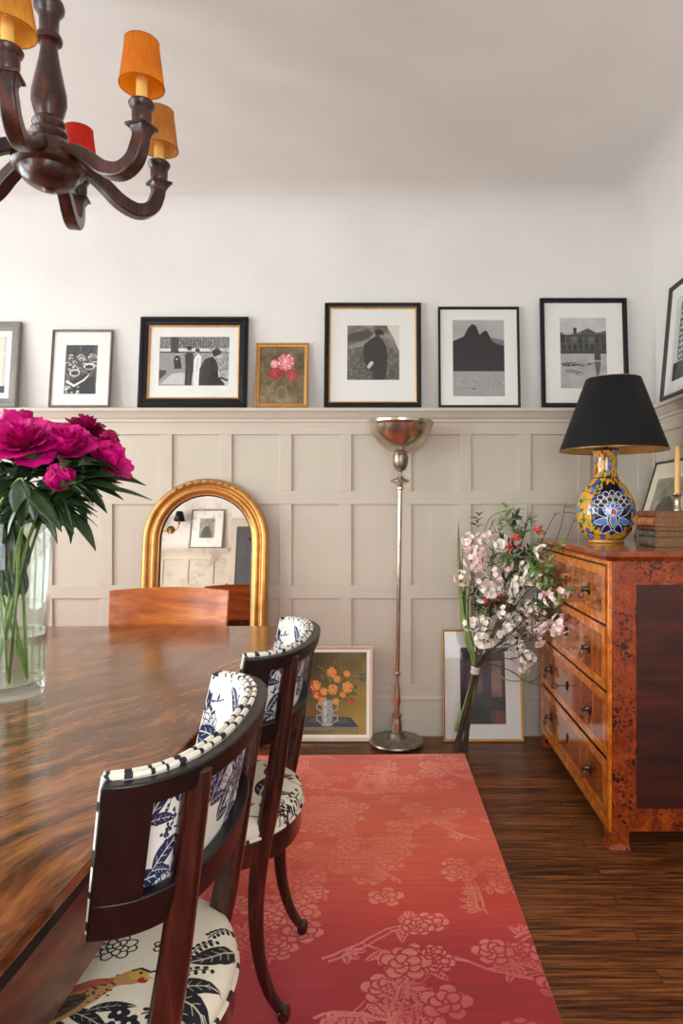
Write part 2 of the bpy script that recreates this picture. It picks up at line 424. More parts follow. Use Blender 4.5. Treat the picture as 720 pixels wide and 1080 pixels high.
b = MB(); b.box(XL, FILL_WIN[0], YF-.1, YF, 0, ZC).box(FILL_WIN[1], XR, YF-.1, YF, 0, ZC).box(FILL_WIN[0], FILL_WIN[1], YF-.1, YF, 0, WZ0).box(FILL_WIN[0], FILL_WIN[1], YF-.1, YF, WZ1, ZC)
struct(b.build('wall_front', M['plaster'], smooth=False))
def window(n, w, h, Mx):
    r = bpy.data.objects.new('window_%d' % n, None); C.objects.link(r); struct(r); r.matrix_world = Mx
    b = MB()
    for x0, x1, z0, z1 in ((-.06, .03, -.06, h+.06), (w-.03, w+.06, -.06, h+.06), (-.06, w+.06, h-.03, h+.06), (-.06, w+.06, -.06, .03), (.03, w-.03, h*.5-.025, h*.5+.025), (w*.5-.012, w*.5+.012, 0, h)):
        b.box(x0, x1, -.02, .08, z0, z1)
    b.build('window_frame', M['whitelip'], r, bevel=.004)
    b = MB(); b.box(-.09, w+.09, -.06, .02, -.085, -.06); b.build('window_sill', M['whitelip'], r, bevel=.004)
for i, (a, c) in enumerate(wins):
    window(i+1, c-a, WZ1-WZ0, Matrix.Translation((XL, a, WZ0)) @ Matrix.Rotation(PI/2, 4, 'Z'))
window(4, FILL_WIN[1]-FILL_WIN[0], WZ1-WZ0, Matrix.Translation((FILL_WIN[1], YF, WZ0)) @ Matrix.Rotation(PI, 4, 'Z'))  # the added front window, there for its fill light

def wainscot(idx, side, L, Mx, offs, skip=None):
    """local: x along wall, -y into the room, wall face at y=0"""
    b = MB(); t = .016
    def seg(x0, x1):
        b.box(x0, x1, -t, 0, 1.622, 1.69); b.box(x0, x1, -t, 0, 1.246, 1.317); b.box(x0, x1, -t, 0, .738, .81); b.box(x0, x1, -t, 0, .2, .276)
        b.box(x0, x1, -.004, 0, .2, 1.69)
        x = offs-.322*40
        while x < L+.3:
            s0, s1 = x-.066, x
            if s0 < x1 and s1 > x0:
                a, c = max(s0, x0), min(s1, x1)
                for z0, z1 in ((.276, .738), (.81, 1.246), (1.317, 1.622)): b.box(a, c, -t, 0, z0, z1)
            x += .322
        b.box(x0, x0+.03, -t, 0, .276, 1.622); b.box(x1-.03, x1, -t, 0, .276, 1.622)
    segs = [(0, L)] if not skip else [(0, skip[0]), (skip[1], L)]
    for a, c in segs: seg(a, c)
    o = struct(b.build('trim_%d' % idx, M['greige'], bevel=.0025, smooth=False)); o.matrix_world = Mx
    b = MB()
    prof = [(0, 1.668), (-.018, 1.668), (-.018, 1.684), (-.026, 1.688), (-.026, 1.703), (-.036, 1.712), (-.046, 1.728), (-.052, 1.733), (-.052, 1.738), (-.068, 1.741), (-.07, 1.756), (-.066, 1.76), (0, 1.76)]
    for a, c in segs:
        n = len(prof)
        vs = [(a, y, z) for y, z in prof]+[(c, y, z) for y, z in prof]
        b.add(vs, [(k, (k+1) % n, n+(k+1) % n, n+k) for k in range(n)]+[tuple(range(n)), tuple(range(n, 2*n))])
    o = struct(b.build('trim_%d' % (idx+1), M['greige'], smooth=False)); o.matrix_world = Mx
    b = MB(); prof = [(0, 0), (-.022, 0), (-.022, .19), (-.026, .195), (-.026, .205), (-.018, .212), (-.014, .225), (0, .225)]
    for a, c in segs:
        n = len(prof)
        vs = [(a, y, z) for y, z in prof]+[(c, y, z) for y, z in prof]
        b.add(vs, [(k, (k+1) % n, n+(k+1) % n, n+k) for k in range(n)]+[tuple(range(n)), tuple(range(n, 2*n))])
    o = struct(b.build('baseboard_'+side, M['greige'], smooth=False)); o.matrix_world = Mx
wainscot(1, 'back', XR-XL, Matrix.Translation((XL, YB, 0)), -.549-XL)
wainscot(3, 'right', YB-YF, Matrix.Translation((XR, YB, 0)) @ Matrix.Rotation(-PI/2, 4, 'Z'), .12)
DX0, DX1 = -2.03, -1.2
wainscot(5, 'front', FILL_WIN[0]-.07-XL, Matrix.Translation((FILL_WIN[0]-.07, YF, 0)) @ Matrix.Rotation(PI, 4, 'Z'), .1, skip=(FILL_WIN[0]-.07-DX1-.09, FILL_WIN[0]-.07-DX0+.09))
# dark door in the wall behind the camera, seen in the mirror
dr = bpy.data.objects.new('door_1', None); C.objects.link(dr); struct(dr); dr.location = ((DX0+DX1)/2, YF, 0)
w = DX1-DX0
b = MB(); b.box(-w/2, w/2, .004, .03, .005, 2.05)
for x0, x1 in ((-w/2+.1, -.05), (.05, w/2-.1)):
    for z0, z1 in ((.2, .9), (1.05, 1.9)): b.box(x0, x1, .02, .037, z0, z1)
b.build('door_leaf', flat('slate_door_paint', (74, 72, 76), .4), dr, bevel=.004)
b = MB(); b.box(-w/2-.085, -w/2, 0, .04, 0, 2.14).box(w/2, w/2+.085, 0, .04, 0, 2.14).box(-w/2-.085, w/2+.085, 0, .045, 2.05, 2.15)
b.build('door_casing', M['greige'], dr, bevel=.004)
b = MB(); b.lathe([(0, .0), (.025, 0), (.025, .006), (.01, .01), (.01, .04), (.026, .05), (.028, .065), (.018, .078), (0, .08)], 20, Matrix.Translation((w/2-.07, .03, 1.0)) @ Matrix.Rotation(-PI/2, 4, 'X'))
b.build('door_handle', M['brass'], dr)

# ------------------------------------------------------------------ PRINTED IMAGES
def gray(v):
    v = max(0, min(255, (v-22)*1.1))
    return (v, v*.985, v*.965)
def im_crowd():
    i = Img(200, 300, gray(90)); i.noise(20, 70)
    r = random.Random(4)
    i.rect(0, 0, 200, 60, gray(70)); 
    for k in range(6): i.rect(20+k*32, 0, 34+k*32, 70, gray(50+r.random()*90))
    for k in range(26): 
        x, y = r.random()*200, 55+r.random()*90; i.ell(x, y, 14, 7, gray(210)); i.ell(x+2, y+2, 9, 4, gray(60))
    for k in range(9): x, y = 20+r.random()*170, 100+r.random()*60; i.ell(x, y+10, 9, 11, gray(175)); i.ell(x, y+24, 14, 9, gray(30))
    i.ell(60, 170, 34, 24, gray(205)); i.ell(62, 172, 24, 14, gray(60))
    i.ell(150, 130, 36, 20, gray(215)); i.ell(150, 134, 26, 12, gray(40))
    i.poly([(20, 230), (80, 200), (130, 175), (180, 200), (200, 300), (20, 300)], gray(46))
    i.line([(10, 220), (60, 250), (120, 215), (150, 185)], 16, gray(225), 8)
    for k in range(14): i.ell(r.random()*90, 255+r.random()*45, 10, 7, gray(120+100*r.random()))
    i.blur(3); i.noise(5, 60); return i.to('crowd_print')
def im_park():
    i = Img(420, 280, gray(178)); r = random.Random(1)
    i.rect(0, 0, 420, 80, gray(120)); 
    for k in range(900): i.ell(r.random()*420, r.random()*75, 3, 3, gray(60+150*r.random()), n=6)
    for k in range(14): i.rect(110+k*15, 10, 114+k*15, 62, gray(60))
    i.rect(0, 66, 420, 84, gray(215)); i.rect(0, 84, 420, 92, gray(80))
    i.rect(66, 0, 112, 110, gray(70))
    i.poly([(0, 92), (420, 92), (420, 280), (0, 280)], gray(150))
    i.poly([(10, 270), (80, 210), (420, 190), (420, 280)], gray(196)); i.poly([(0, 190), (36, 190), (46, 206), (0, 250)], gray(70))
    for k in range(700): i.ell(300+r.random()*120, 60+r.random()*190, 3, 3, gray(80+140*r.random()), n=6)
    # strolling figures in dark coats, one seated under the tree
    i.poly([(92, 112), (110, 104), (124, 118), (136, 182), (92, 184), (86, 130)], gray(38)); i.ell(107, 93, 9, 11, gray(205)); i.ell(106, 87, 11, 9, gray(40)); i.ell(104, 128, 8, 4, gray(210))
    i.poly([(152, 100), (182, 84), (204, 100), (206, 170), (196, 280), (156, 280), (158, 170)], gray(52)); i.ell(180, 72, 13, 16, gray(170)); i.ell(178, 64, 16, 12, gray(40)); i.line([(180, 170), (178, 280)], 3, gray(110)); i.line([(196, 110), (222, 150), (240, 150)], 12, gray(70))
    i.poly([(206, 130), (232, 96), (252, 110), (248, 210), (240, 280), (210, 280)], gray(225)); i.ell(224, 86, 11, 14, gray(190)); i.ell(228, 78, 14, 12, gray(60)); i.line([(232, 120), (226, 200)], 3, gray(150))
    i.poly([(240, 280), (244, 180), (272, 130), (320, 112), (350, 150), (358, 230), (390, 262), (400, 280)], gray(44)); i.ell(356, 104, 18, 20, gray(185)); i.ell(344, 88, 28, 18, gray(40)); i.ell(336, 98, 14, 14, gray(40)); i.line([(300, 130), (290, 200), (330, 250)], 3, gray(90)); i.line([(330, 240), (380, 236), (410, 250)], 12, gray(60))
    i.blur(3); i.noise(4, 26); return i.to('park_print')
def im_man():
    i = Img(300, 300, (112, 106, 96)); r = random.Random(2); i.noise(28, 80)
    for k in range(3200):
        y = 70+r.random()**.7*230; f = .35+1.0*r.random()**1.6; i.ell(r.random()*300, y, 1.5+y/140, 1.2+y/170, [c*f for c in (104, 99, 88)], n=5)
    i.poly([(226, 0), (300, 0), (300, 140), (284, 110), (262, 60), (240, 26)], (206, 200, 188))
    i.ell(60, 60, 90, 26, (70, 66, 58), -.2); i.ell(90, 100, 110, 14, (136, 129, 116), -.25); i.blur(2)
    i.poly([(160, 60), (130, 80), (96, 104), (92, 150), (96, 190), (112, 236), (138, 246), (150, 260), (150, 300), (216, 300), (224, 262), (232, 190), (226, 120), (206, 84), (184, 62)], (36, 32, 29))
    i.ell(186, 46, 25, 24, (60, 54, 48)); i.ell(182, 36, 25, 15, (28, 25, 22)); i.ell(196, 58, 12, 9, (128, 118, 104))
    i.poly([(112, 228), (132, 198), (152, 198), (148, 216), (124, 240)], (196, 188, 172)); i.line([(180, 100), (186, 290)], 2, (52, 48, 43))
    i.blur(3); i.noise(3, 16); return i.to('man_print')
def im_peaks():
    i = Img(320, 470, gray(172)); i.noise(60, 18)
    i.poly([(0, 130), (250, 110), (320, 126), (320, 330), (0, 330)], gray(120))
    i.poly([(0, 132), (70, 100), (96, 50), (118, 28), (134, 26), (150, 44), (166, 90), (172, 88), (196, 66), (212, 66), (228, 96), (246, 132), (280, 150), (320, 160), (320, 316), (0, 316)], gray(34))
    i.rect(0, 316, 320, 470, gray(158)); r = random.Random(5)
    for k in range(500): x, y = r.random()*320, 320+r.random()*150; i.line([(x, y), (x+4+12*r.random(), y)], 1.5, gray(110+90*r.random()))
    i.line([(112, 425), (122, 418), (132, 428), (140, 416)], 3, gray(30)); i.blur(3); i.noise(3, 14); return i.to('peaks_print')
def im_pond():
    i = Img(300, 450, gray(176)); r = random.Random(8)
    i.rect(0, 0, 300, 90, gray(190)); i.poly([(0, 90), (40, 110), (110, 98), (180, 66), (240, 96), (300, 80), (300, 215), (0, 215)], gray(88))
    for k in range(8): i.rect(8+k*37, 120, 30+k*37, 160, gray(40+30*(k % 3))); i.rect(12+k*37, 168, 34+k*37, 205, gray(54))
    i.rect(0, 108, 300, 118, gray(54)); i.rect(88, 62, 108, 100, gray(44))
    i.rect(0, 212, 300, 228, gray(60)); i.rect(0, 228, 300, 450, gray(170)); i.noise(40, 26)
    for k in range(40): x, y = r.random()*200, 290+20*r.random(); i.line([(x, y), (x+16, y-6)], 4, gray(50))
    for k in range(4): i.ell(60+k*22, 340+k*5, 24, 10, gray(80)); i.ell(62+k*22, 341+k*5, 20, 7, gray(168))
    i.poly([(222, 190), (244, 150), (256, 190), (262, 270), (220, 270)], gray(70)); i.poly([(220, 280), (262, 280), (250, 360), (232, 372)], gray(96))
    i.blur(3); i.noise(3, 16); return i.to('pond_print')
def im_tower():
    i = Img(300, 420, gray(205)); r = random.Random(9)
    for k in range(13):
        y = 30+k*28; i.rect(60, y, 300, y+14, gray(40+40*r.random()))
        for j in range(9): i.rect(60+j*28, y+2, 60+j*28+12, y+26, gray(60+130*r.random()))
    i.rect(20, 330, 300, 420, gray(50)); i.noise(5, 40); return i.to('facade_print')
def im_drape():
    i = Img(200, 300, (206, 196, 188)); r = random.Random(3)
    for k in range(30): x = r.random()*200; i.rect(x, 0, x+2+8*r.random(), 290, (180+40*r.random(), 172+40*r.random(), 166+36*r.random()))
    i.rect(130, 40, 165, 262, (150, 118, 98)); i.rect(0, 262, 200, 300, (52, 58, 70)); i.noise(30, 20); return i.to('drape_print')
def im_peonyp():
    i = Img(260, 320, (112, 92, 62)); i.noise(60, 50); i.noise(14, 26)
    for k, (x, y, a) in enumerate([(70, 190, 2.4), (190, 190, .7), (110, 220, 1.9), (160, 215, 1.1), (60, 120, 3.6), (215, 110, -.6), (120, 60, -1.6)]): i.leaf(x, y, 46, a, 22, (66, 74, 40), (110, 112, 66))
    for x in (118, 130, 142): i.line([(x, 170), (130+(x-130)*.4, 290)], 4, (92, 84, 50))
    i.ell(130, 262, 34, 42, (132, 118, 88)); i.ell(130, 262, 26, 34, (104, 90, 62))
    i.peony(150, 85, 54, (222, 130, 140), (168, 66, 80), (248, 200, 200)); i.peony(86, 150, 38, (178, 40, 48), (110, 20, 28), (214, 80, 84)); i.peony(190, 160, 34, (190, 52, 58), (120, 24, 32), (222, 96, 96))
    i.peony(84, 96, 26, (230, 160, 160), (184, 90, 96), (248, 206, 200)); i.peony(132, 150, 22, (150, 30, 40), (96, 16, 26), (190, 60, 66))
    i.noise(4, 14); return i.to('peony_painting')
def im_ranunc():
    w, h = 600, 550
    i = Img(w, h, (120, 100, 40)); Y, X = np.mgrid[0:h, 0:w]
    g = np.clip(.45+.5*X/w+.45*(Y/h-.4), .3, 1.1)[..., None]
    i.a[..., :3] = np.array([158, 128, 52])/255*g; i.noise(90, 26); i.noise(9, 12)
    i.poly([(128, 430), (430, 436), (486, 500), (100, 500)], (72, 70, 68)); i.poly([(100, 500), (486, 500), (480, 524), (300, 520), (110, 522)], (132, 128, 122)); i.poly([(150, 440), (400, 446), (440, 476), (130, 470)], (92, 90, 88))
    G = (92, 108, 62)
    for pts in ([(300, 240), (285, 130), (320, 60)], [(300, 230), (240, 120), (190, 90)], [(330, 240), (390, 150), (350, 90)], [(340, 240), (440, 180), (520, 130)], [(290, 260), (180, 200), (110, 210)]): i.line(pts, 6, (128, 138, 76), 3)
    r = random.Random(3)
    for k in range(70): i.leaf(290+r.gauss(0, 85), 255+r.gauss(0, 40), 34, r.random()*6.3, 14, (60+40*r.random(), 76+40*r.random(), 52))
    for k in range(14): i.leaf(470+r.random()*60, 150+r.random()*50, 40, -.8+r.random(), 8, (66, 96, 84))
    O = lambda x, y, s: i.peony(x, y, s*1.22, (226, 150, 52), (180, 88, 24), (252, 206, 120))
    for q in ((292, 135, 32), (180, 225, 34), (300, 250, 34), (236, 265, 26), (232, 330, 30), (330, 180, 24), (400, 145, 22), (405, 235, 36), (372, 285, 20), (325, 330, 22), (190, 290, 22)): O(*q)
    for q in ((150, 205, 16), (165, 270, 16), (435, 325, 20), (210, 285, 13), (140, 385, 16)): i.peony(*q, (206, 52, 30), (140, 24, 16), (236, 98, 60))
    for q in ((80, 330, 26), (106, 350, 20), (60, 300, 18)): i.peony(*q, (240, 160, 40), (214, 70, 24), (252, 210, 90))
    i.peony(36, 420, 28, (236, 130, 120), (206, 70, 70), (250, 200, 130))
    i.poly([(222, 320), (306, 320), (300, 360), (310, 420), (296, 470), (280, 480), (246, 480), (230, 466), (220, 410), (228, 360)], (160, 158, 154)); i.poly([(236, 330), (262, 330), (258, 470), (242, 466)], (206, 204, 198))
    for k in range(40): i.ell(240+60*r.random(), 340+110*r.random(), 4, 5, (120+90*r.random(),)*3)
    for sx in (-1, 1):
        for y0 in (345, 420): i.line([(264+sx*44, y0), (264+sx*72, y0+4), (264+sx*74, y0+34), (264+sx*42, y0+52)], 7, (178, 176, 172))
    i.ell(264, 484, 42, 12, (176, 174, 170)); i.line([(20, 480), (20, 480)], 1, G)
    i.a[:, 60:, :3] = i.a[:, :-60, :3].copy(); i.a[:, :60, :3] = i.a[:, 60:61, :3]; i.noise(7, 10); return i.to('still_life')
def im_dusk():
    i = Img(260, 400, (66, 52, 62)); Y, X = np.mgrid[0:400, 0:260]
    i.a[..., :3] = (np.array([70, 54, 62])/255)[None, None]*(1-.3*(Y/400.))[..., None]
    i.rect(40, 60, 130, 240, (96, 72, 72)); i.rect(180, 70, 240, 260, (130, 96, 84)); i.rect(0, 330, 260, 400, (92, 66, 60)); i.poly([(60, 400), (84, 300), (160, 296), (178, 400)], (34, 28, 34)); i.rect(200, 330, 226, 396, (140, 60, 44)); i.noise(50, 40); i.blur(3); i.noise(8, 10); return i.to('dusk_print')
def im_etch(seed, c=(150, 140, 120)):
    i = Img(220, 280, c); r = random.Random(seed); i.noise(40, 60)
    for k in range(160): x, y = r.random()*220, r.random()*280; i.line([(x, y), (x+20, y-7+14*r.random())], 2, [q*(.55+.8*r.random()) for q in c])
    i.poly([(30, 280), (50, 170), (90, 120), (130, 110), (170, 150), (200, 280)], [q*.55 for q in c]); return i.to('etching_%d' % seed)
def im_rug():
    w, h = 1100, 1500
    i = Img(w, h, (214, 84, 72)); R = i.r
    Y = np.arange(h)/h                                   # abrash dye bands, with far-to-near light falloff painted into the colour too
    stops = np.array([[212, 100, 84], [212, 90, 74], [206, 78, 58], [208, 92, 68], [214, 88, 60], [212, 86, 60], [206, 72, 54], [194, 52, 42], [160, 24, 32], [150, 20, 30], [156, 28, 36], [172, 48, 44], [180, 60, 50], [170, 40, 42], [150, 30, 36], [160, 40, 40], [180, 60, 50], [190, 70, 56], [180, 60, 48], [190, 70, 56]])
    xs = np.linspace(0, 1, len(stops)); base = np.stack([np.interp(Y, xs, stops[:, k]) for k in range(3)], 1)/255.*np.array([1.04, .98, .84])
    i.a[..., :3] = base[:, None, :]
    mask = Img(w, h, (0, 0, 0)); r = random.Random(12); Wt = (255, 255, 255)
    def branch(x, y, ang, L, wd, depth=0):
        pts = [(x, y)]; a = ang
        for k in range(10):
            a += r.gauss(0, .24); x += L/10*math.cos(a); y += L/10*math.sin(a); pts.append((x, y))
            if depth < 1 and k in (3, 6): branch(x, y, a+r.choice((-1, 1))*(.6+.6*r.random()), L*.45, wd*.55, depth+1)
            if r.random() < .4:
                t = a+r.choice((-1, 1))*(.9+.5*r.random())
                for q in range(3): mask.leaf(x, y, 20+10*r.random(), t+(q-1)*.7, 11, Wt, (0, 0, 0))
        n = len(pts)
        mask.line([(p[0]-3, p[1]-2) for p in pts], wd*.45, Wt, wd*.2); mask.line([(p[0]+wd*.5, p[1]+wd*.35) for p in pts], wd*.4, Wt, wd*.2)
        bloom(x, y, 15+11*r.random())
    def bloom(x, y, rr):
        n = r.choice((5, 6, 7))
        for ring, f in ((1., 1.), (.55, .7)):
            for k in range(n):
                a = 2*PI*k/n+r.random()*.35+ring; e = rr*.44*f
                cx, cy = x+rr*.72*ring*math.cos(a), y+rr*.62*ring*math.sin(a)
                mask.ell(cx, cy, e+2.5, e*.85+2.5, (0, 0, 0), a); mask.ell(cx, cy, e, e*.85, Wt, a)
                for g_ in (-1, 1): mask.ell(cx+e*.7*math.cos(a+g_*.8), cy+e*.6*math.sin(a+g_*.8), e*.34, e*.3, Wt, a)
        mask.ell(x, y, rr*.2, rr*.18, (0, 0, 0)); mask.ell(x, y, rr*.11, rr*.1, Wt)
    for gx in range(10):
        for gy in range(13):
            branch(gx*115+r.random()*80, gy*120+r.random()*80, r.random()*6.3, 90+50*r.random(), 9)
    for k in range(130): bloom(r.random()*w, r.random()*h, 9+15*r.random())
    print('rug coverage', mask.a[..., 0].mean())
    n1 = mask.noise(3, 60); m = (mask.a[..., 0] > .45).astype(np.float32)
    g = Img(w, h, (128, 128, 128)); g.noise(90, 150); g.noise(22, 60); fade = np.clip(g.a[..., 0]*1.7-.1, .25, 1)
    m = (m*fade)[..., None]*.9
    pink = np.clip(base[:, None, :]*.42+np.array([250, 190, 164])/255*.58, 0, 1)
    i.a[..., :3] = i.a[..., :3]*(1-m)+pink*m
    # weft streaks
    st = R.rand(h//2, w//60+2); yy = np.arange(h)//2; xx = np.arange(w)/60.; xi = xx.astype(int); fx = xx-xi
    s = st[yy][:, xi]*(1-fx)+st[yy][:, xi+1]*fx-.5
    i.a[..., :3] = np.clip(i.a[..., :3]*(1+s[..., None]*.12), 0, 1); i.noise(120, 22)
    return i.to('rug_pattern')
NV = (26, 28, 48)
CR = (232, 222, 200)
def botanical(w, h, seed, nl=14, nf=5, ink=NV, bg=CR, q0=46):
    i = Img(w, h, bg); r = random.Random(seed)
    for k in range(nl):
        x, y = r.random()*w, r.random()*h; pts = [(x, y)]; a = r.random()*6.3
        for q in range(7): a += r.gauss(0, .35); x += 26*math.cos(a); y += 26*math.sin(a); pts.append((x, y))
        i.line(pts, 5, ink, 2)
        for q in range(2, 8, 2): i.leaf(pts[q][0], pts[q][1], 30, a+r.choice((-1, 1)), 15, ink)
    for k in range(nf):
        x, y = w*(k+.5)/nf+r.gauss(0, 20), r.random()*h; q = q0+16*r.random()
        for ring, m in ((1, 9), (.62, 6), (.3, 4)):
            for m_ in range(m):
                a = 2*PI*m_/m+r.random()*.3; d = q*.62*ring; e = q*.34*(.5+.5*ring)
                i.ell(x+d*math.cos(a), y+d*math.sin(a), e, e*.8, ink, a); i.ell(x+d*math.cos(a), y+d*math.sin(a), e-3.5, e*.8-3.5, bg, a)
                i.line([(x+d*.7*math.cos(a), y+d*.7*math.sin(a)), (x+(d+e*.5)*math.cos(a+.1), y+(d+e*.5)*math.sin(a+.1))], 2.5, ink)
    for k in range(nl):
        x, y = w*(k+r.random())/nl, h*(.25+.75*r.random()); a = -1.1+r.gauss(0, .5); L = 120+90*r.random()
        i.leaf(x, y, L, a, 58, ink, bg); i.leaf(x, y, L*.6, a+.9, 34, ink, bg)
    for k in range(nl):
        x, y = r.random()*w, r.random()*h
        i.line([(x, y), (x+26, y-34), (x+30, y-70)], 3, ink)
        for q in range(9): i.ell(x+6+q*4+r.gauss(0, 9), y-6-q*9+r.gauss(0, 5), 5, 7, ink, r.random()*3)
    return i
def im_seat(bird):
    if not bird: return botanical(640, 640, 6, 9, 4, (24, 22, 30)).to('seat_print_0')
    ink = (22, 20, 28); i = Img(640, 640, CR); r = random.Random(4)
    def T(L): return [(440+(x-450)*.66, 377+(y-250)*.66) for x, y in L]
    def spray(x, y, a, L):
        pts = [(x+L*t/6*math.cos(a+.08*t), y+L*t/6*math.sin(a+.08*t)) for t in range(7)]; i.line(pts, 3, ink, 2)
        for q in range(1, 7):
            for sg in (-1, 1): i.ell(pts[q][0]+sg*8*math.sin(a), pts[q][1]-sg*8*math.cos(a), 6, 4, ink, a+sg*.6)
    for (x, y, q) in ((360, 300, 50), (470, 290, 34), (220, 330, 44), (560, 560, 44), (180, 120, 50), (430, 90, 46)):
        for ring, m in ((1, 8), (.6, 6), (.28, 4)):
            for m_ in range(m):
                a = 2*PI*m_/m+r.random()*.3; d = q*.62*ring; e = q*.36*(.5+.5*ring)
                i.ell(x+d*math.cos(a), y+d*.8*math.sin(a), e, e*.75, ink, a); i.ell(x+d*math.cos(a), y+d*.8*math.sin(a), e-3.5, e*.75-3.5, CR, a)
    for q in ((500, 400, -1.2, 90), (520, 330, -1.6, 80), (300, 390, -2.4, 80), (480, 470, -.5, 60), (540, 250, -1.3, 70), (250, 250, 2.4, 90)): spray(*q)
    for x, y, a, L, w_ in ((500, 420, .15, 120, 52), (510, 410, -.5, 100, 40), (520, 430, .8, 100, 44), (340, 470, .25, 110, 30), (330, 490, .9, 100, 34), (300, 500, 1.5, 90, 34), (380, 470, -.35, 90, 22), (600, 260, 2.2, 110, 50), (120, 400, 1, 130, 50), (300, 150, 2.5, 130, 50)): i.leaf(x, y, L, a, w_, ink, (200, 190, 170))
    for x, y in ((440, 470), (466, 492), (432, 508), (470, 530), (410, 540)): i.flower(x, y, 19, ink, None, CR)
    Tl = lambda x, y: T([(x, y)])[0]
    body = smooth_path([(x, y, 0) for x, y in T([(150, 520), (150, 440), (220, 345), (300, 290), (372, 268), (412, 240), (446, 224), (474, 240), (478, 268), (448, 290), (404, 300), (372, 350), (310, 420), (230, 470), (180, 530)])], 5)
    i.poly([(p.x, p.y) for p in body], (190, 140, 86))
    wing = smooth_path([(x, y, 0) for x, y in T([(120, 560), (160, 450), (230, 370), (310, 330), (340, 350), (300, 410), (230, 460), (170, 540)])], 5); i.poly([(p.x, p.y) for p in wing], (92, 72, 56))
    for k in range(7): a_ = Tl(150+k*24, 520-k*26); b_ = Tl(200+k*22, 480-k*22); i.line([a_, b_], 4, (46, 34, 28))
    breast = smooth_path([(x, y, 0) for x, y in T([(260, 320), (320, 278), (372, 270), (384, 288), (340, 306), (290, 330)])], 5); i.poly([(p.x, p.y) for p in breast], (182, 90, 66))
    for k in range(46): x, y = 250+r.random()*150, 0; y = 400-(x-250)*.72+r.gauss(0, 16); p = Tl(x, y); i.ell(p[0], p[1], 3, 2, (70, 40, 30))
    hx_, hy_ = Tl(450, 248); i.ell(hx_, hy_, 19, 16, (196, 164, 74)); p = Tl(470, 272); i.ell(p[0], p[1], 10, 8, (172, 42, 34)); i.ell(hx_+3, hy_-3, 3.5, 3.5, (20, 16, 16)); i.poly(T([(474, 250), (500, 262), (472, 270)]), (206, 180, 110)); i.line(T([(424, 236), (448, 224), (480, 238), (494, 232)]), 5, ink)
    return i.to('seat_print_1')
def im_back():
    return botanical(1300, 420, 23, 26, 9, (30, 36, 74), (230, 227, 220), 62).to('back_print')
def im_porcelain():
    w, h = 1024, 640; Yc = (214, 158, 34)
    i = Img(w, h, Yc); r = random.Random(6); B = (22, 26, 76); L = (96, 132, 200); G = (74, 122, 72); W = (226, 226, 214)
    for k in range(60):
        x, y = r.random()*w, r.random()*h; pts = [(x, y)]; a = r.random()*6.3
        for q in range(8): a += r.gauss(0, .5); x += 18*math.cos(a); y += 18*math.sin(a); pts.append((x, y))
        i.line(pts, 4, (50, 66, 46))
    for k in range(260): i.leaf(r.random()*w, r.random()*h, 40, r.random()*6.3, 20, (40, 70, 50)); 
    for k in range(150): i.leaf(r.random()*w, r.random()*h, 32, r.random()*6.3, 15, r.choice((G, (110, 160, 92), G)))
    for k in range(110):
        x, y = r.random()*w, r.random()*h; i.flower(x, y, 15+14*r.random(), r.choice((L, (70, 96, 180), (178, 60, 34))), B, (190, 60, 34), 5, r.random())
    K_ = (18, 20, 38); L_c = L
    def petal2(cx, cy, a, L, wd, fillc, out):
        i.leaf(cx, cy, L+8, a, wd+9, out, None, 0); i.leaf(cx+3*math.cos(a), cy+3*math.sin(a), L, a, wd, fillc, None, 0)
    def palm(cx, cy, s):       # large dark blue lotus spray
        i.ell(cx, cy+20*s, 124*s, 150*s, K_)
        for q_ in range(12): i.ell(cx+126*s*math.cos(q_*.5236), cy+20*s+150*s*math.sin(q_*.5236), 17*s, 17*s, (70, 96, 180)); i.ell(cx+126*s*math.cos(q_*.5236), cy+20*s+150*s*math.sin(q_*.5236), 11*s, 11*s, B)
        for q_ in range(10): i.ell(cx+96*s*math.cos(q_*.628), cy+10*s+124*s*math.sin(q_*.628), 24*s, 24*s, K_)
        i.poly([(cx-70*s, cy-185*s), (cx-30*s, cy-150*s), (cx, cy-176*s), (cx+30*s, cy-150*s), (cx+70*s, cy-185*s), (cx+58*s, cy-90*s), (cx, cy-60*s), (cx-58*s, cy-90*s)], K_)
        for sx in (-1, 1):
            for q_, (dx, dy, an, L, wd) in enumerate(((0, 60, -.55, 150, 60), (0, 40, -1.05, 130, 52), (0, 90, .1, 110, 46), (0, 110, .75, 90, 40))):
                a = an if sx > 0 else PI-an; petal2(cx+sx*dx, cy+dy*s, a, L*s, wd*s, (B, K_, L_c, B)[q_], W)
        for row, (yy, m, rr_) in enumerate(((-20, 7, 92), (0, 6, 66), (24, 5, 40))):
            for k in range(m):
                a = PI+PI*(k+.5)/m; x, y = cx+rr_*s*math.cos(a), cy+(yy+rr_*.8*math.sin(a))*s
                i.ell(x, y, 21*s, 19*s, W, a); i.ell(x, y, 17*s, 15*s, (B, K_, (70, 96, 180))[row], a)
        petal2(cx, cy+20*s, PI/2, 130*s, 60*s, K_, W); petal2(cx, cy+50*s, PI/2, 80*s, 34*s, L_c, W)
        for sx in (-1, 1): petal2(cx, cy+60*s, -PI/2+sx*.9, 66*s, 26*s, L_c, W)
        petal2(cx, cy+60*s, -PI/2, 52*s, 28*s, (184, 60, 36), W); i.ell(cx, cy+48*s, 5*s, 6*s, W)
        for sx in (-1, 1): i.line([(cx+sx*40*s, cy+110*s), (cx+sx*80*s, cy+130*s), (cx+sx*110*s, cy+110*s), (cx+sx*120*s, cy+70*s)], 5, K_)
    palm(512, 400, 1.0); palm(0, 400, 1.0); palm(1024, 400, 1.0)
    i.rect(0, 196, w, 203, B); i.rect(0, 0, w, 14, B); i.rect(0, h-12, w, h, (230, 224, 200))
    return i.to('porcelain_pattern')

